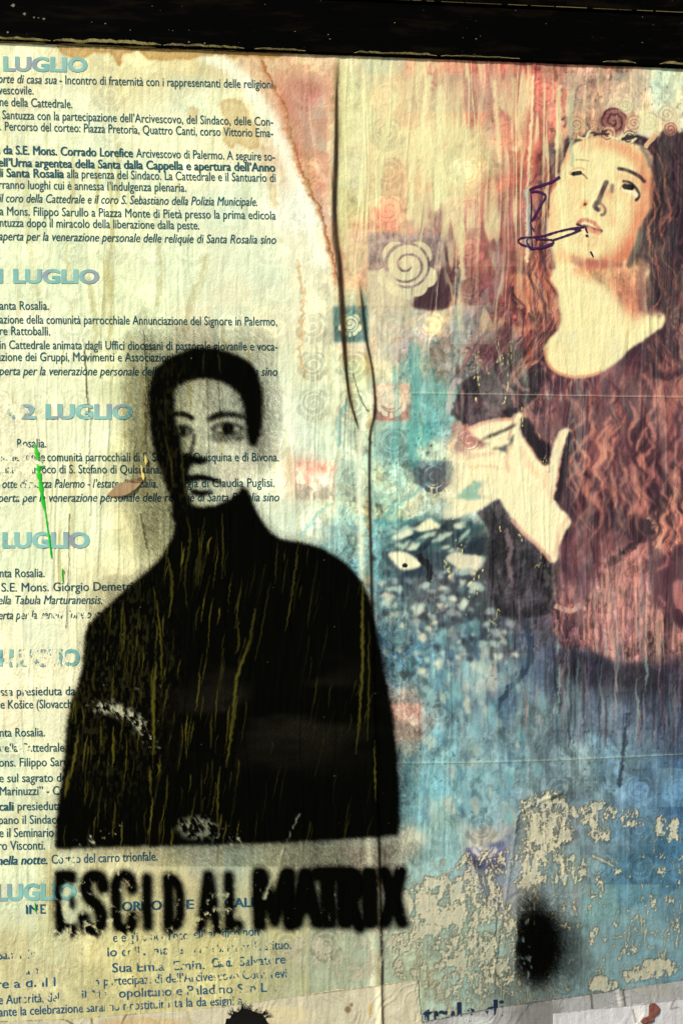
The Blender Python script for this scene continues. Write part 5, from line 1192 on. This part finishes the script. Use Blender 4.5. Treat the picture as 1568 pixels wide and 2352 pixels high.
# ------------------------------------------------------------------ green paint, purple pen, brown flap, scraps
MG = mat_plain("green_paint", (22, 186, 16), .4, .3, .15, 120)
def green(pieces, label):
    global bm
    bm = bmesh.new()
    for p, w in pieces:
        s = smooth(p, 5, False); ribbon(s, np.interp(np.linspace(0, 1, len(s)), np.linspace(0, 1, len(w)), w) * np.array([1 + .18*rb.gauss(0, 1) for _ in s]), .0012, .0005)
    bmesh.ops.recalc_face_normals(bm, faces=bm.faces)
    tag(bm_link("paint_streak", bm, MG, None, True), label, "paint streak", "green paint streaks")
green([([(80.5, 1019), (84, 1034), (87, 1048), (89, 1057)], [2, 8, 9, 5]), ([(86, 1067), (88, 1072), (95, 1072), (104, 1070)], [3, 4, 3.5, 2]), ([(88, 1070), (90, 1085), (93, 1105), (97, 1136), (101, 1160), (105.6, 1180), (110, 1215), (114, 1240), (117, 1262), (119, 1281)], [6, 10, 9, 9, 7, 4, 3.4, 4.6, 4.4, 4]), ([(95, 1057), (97, 1062)], [2, 2])],
      "long bright green paint streak running down over the worn Rosalia lines")
green([([(143.4, 1306), (144, 1320), (145.5, 1337)], [1.5, 3.2, 3.4]), ([(147, 1308), (147.5, 1317)], [1.2, 2.2])], "short green paint tick to the right of the words nta Rosalia")
green([([(81, 2072), (82, 2082), (82.5, 2094)], [2, 2.6, 1.6])], "tiny green paint tick on the faded LUGLIO heading near the sprayed E")

MP = mat_plain("purple_marker", (58, 18, 66), .5, .2, .3, 90)
pd = root("marker_doodle", 1230, 560, "purple marker scribble of a cigarette and an ear drawn on the printed woman's face", "doodle")
def pen(name, strokes):
    global bm
    bm = bmesh.new()
    for p, w in strokes:
        s = smooth(F(p), 5, False); ribbon(s, np.full(len(s), w) * np.array([1 + .12*rb.gauss(0, 1) for _ in s]), .0010, .0002)
    bmesh.ops.recalc_face_normals(bm, faces=bm.faces)
    return bm_link(name, bm, MP, pd, True)
pen("drawn_ear", [([(472, 722), (440, 745), (390, 772), (310, 798), (225, 828), (214, 850)], 6), ([(214, 858), (270, 852), (315, 862), (345, 885), (342, 915), (310, 965), (275, 1030), (235, 1105)], 5.4), ([(235, 1105), (216, 1118), (222, 1160), (246, 1200)], 3.4), ([(214, 850), (222, 980), (215, 1120), (222, 1240), (232, 1350)], 3.0)])
pen("drawn_cigarette", [([(640, 1168), (560, 1182), (440, 1210), (340, 1240), (240, 1256), (150, 1258), (112, 1275), (108, 1292), (135, 1318), (185, 1335), (225, 1360), (300, 1350), (380, 1330), (414, 1308), (408, 1282), (350, 1275), (260, 1272)], 4.2), ([(410, 1282), (500, 1252), (580, 1224), (662, 1188)], 4.2), ([(560, 1182), (650, 1172), (695, 1162), (704, 1190), (716, 1216)], 4.6), ([(260, 1358), (340, 1335), (414, 1306)], 4.4), ([(190, 1262), (180, 1300), (205, 1335)], 3.6), ([(600, 1190), (660, 1178)], 5), ([(190, 1335), (240, 1352), (330, 1345), (410, 1320)], 5)])
pen("drawn_dot", [([(700, 1240), (722, 1244)], 5)])
pen("drawn_dot", [([(744, 1382), (755, 1402), (767, 1426)], 4.2)])

def scrap(name, outline, mat, lift, curl, label, cat, step=2.4, th=.0004, cols=None):
    px, py, q = lattice(smooth(outline, 5), step)
    h = lift + curl(px, py) + .0004*fbm(px/7, py/7, 730, 3)
    me = mesh_arrays(name, wall(px, py, relief_at(np.clip(px, -60, 1630), np.clip(py, 80, 2420)) + .001 + h), q)
    o = link(name, me, mat); s = o.modifiers.new("thickness", 'SOLIDIFY'); s.thickness = th; s.offset = -1
    return tag(o, label, cat)
mb = mat_plain("brown_leaf", (168, 138, 96), .6, .2, .4, 50, .001, .4)
mb.node_tree.nodes['Principled BSDF'].inputs['Alpha'].default_value = .72
scrap("peeled_flap", [(246, 1139), (256, 1126), (270, 1113), (293, 1104), (312, 1100), (331, 1094), (328, 1104), (323, 1113), (308, 1128), (295, 1137), (281, 1141), (262, 1141)], mb, .0012, lambda x, y: .004*ss(1100, 1142, y)*ss(246, 300, x), "thin brown peeled flap lifting off the line l'estate di Rosalia", "flap")
ml = mat_plain("torn_edge", (206, 186, 96), .5, .4, .3, 200)
for k, (o, lb) in enumerate([([(333, 1048), (338, 1053), (341, 1060), (338, 1066), (335, 1070), (333, 1062)], "small yellowish torn edge at the sprayed man's cheek, beside the letter S"), ([(324, 1070), (328, 1074), (328, 1084), (333, 1094), (331, 1104), (326, 1098), (325, 1086)], "narrow yellowish torn edge inside the word Quisquina")]):
    scrap("torn_edge", o, ml, .0022, lambda x, y: 0*x, lb, "torn paper", 1.4)

# shreds of older paper along the frame's lower edge
MS = mat_plain("old_paper_edge", (150, 138, 88), .85, .1, .55, 120, .002)
def shred(x0, x1, up, dn, seed, label):
    n = int((x1-x0)/2.5); xs = np.linspace(x0, x1, n)
    yl = topline(xs) - 1.5; r = np.random.default_rng(seed)
    taper = np.minimum(1, np.minimum(xs-x0, x1-xs)/20)
    u_ = up*taper*(fbm(xs/14, xs*0, 740+seed, 4)*1.5 + .15*r.random(n)); l_ = dn*taper*(.4 + fbm(xs/20, xs*0+5, 750+seed, 3))
    rows = [np.stack([xs, yl + l_], 1), np.stack([xs, yl - u_*.45 + l_*.4], 1), np.stack([xs, yl - u_], 1)]
    zz = [.0024, .0068, .0082]
    co = np.concatenate([wall(q_[:, 0], q_[:, 1], z + .0006*fbm(xs/5, xs*0+z*900, 760, 2)) for q_, z in zip(rows, zz)])
    f = [(k+1 + a*n, k + a*n, k + (a+1)*n, k+1 + (a+1)*n) for a in range(2) for k in range(n-1)]
    me = mesh_arrays("paper_shred", co, f, None, False)
    o = link("paper_shred", me, MS); o.modifiers.new("thickness", 'SOLIDIFY').thickness = .0006
    tag(o, label, "paper shred", "paper shreds along the frame")
shred(-70, 118, 4.5, 4, 1, "pale paper shred under the frame above the first LUGLIO heading, at the left edge")
shred(124, 370, 7, 5, 2, "longest olive paper shred under the frame, over the brown drips")
shred(376, 560, 4.5, 2.5, 3, "ragged paper shred under the frame at the middle, over the brown blotches")
shred(584, 700, 3.0, 2, 4, "thin paper shred under the frame where the reddish print begins")
shred(812, 1000, 5.0, 1.5, 5, "speckled paper shred under the frame above the pale rubbed patch")
shred(1010, 1190, 2.2, 1, 6, "faint paper shred under the frame above the red print")
shred(1380, 1455, 4.5, 2, 7, "small paper shred under the frame above the woman's rose wreath")
shred(1510, 1600, 6, 2, 8, "paper shred under the frame in the top right corner")
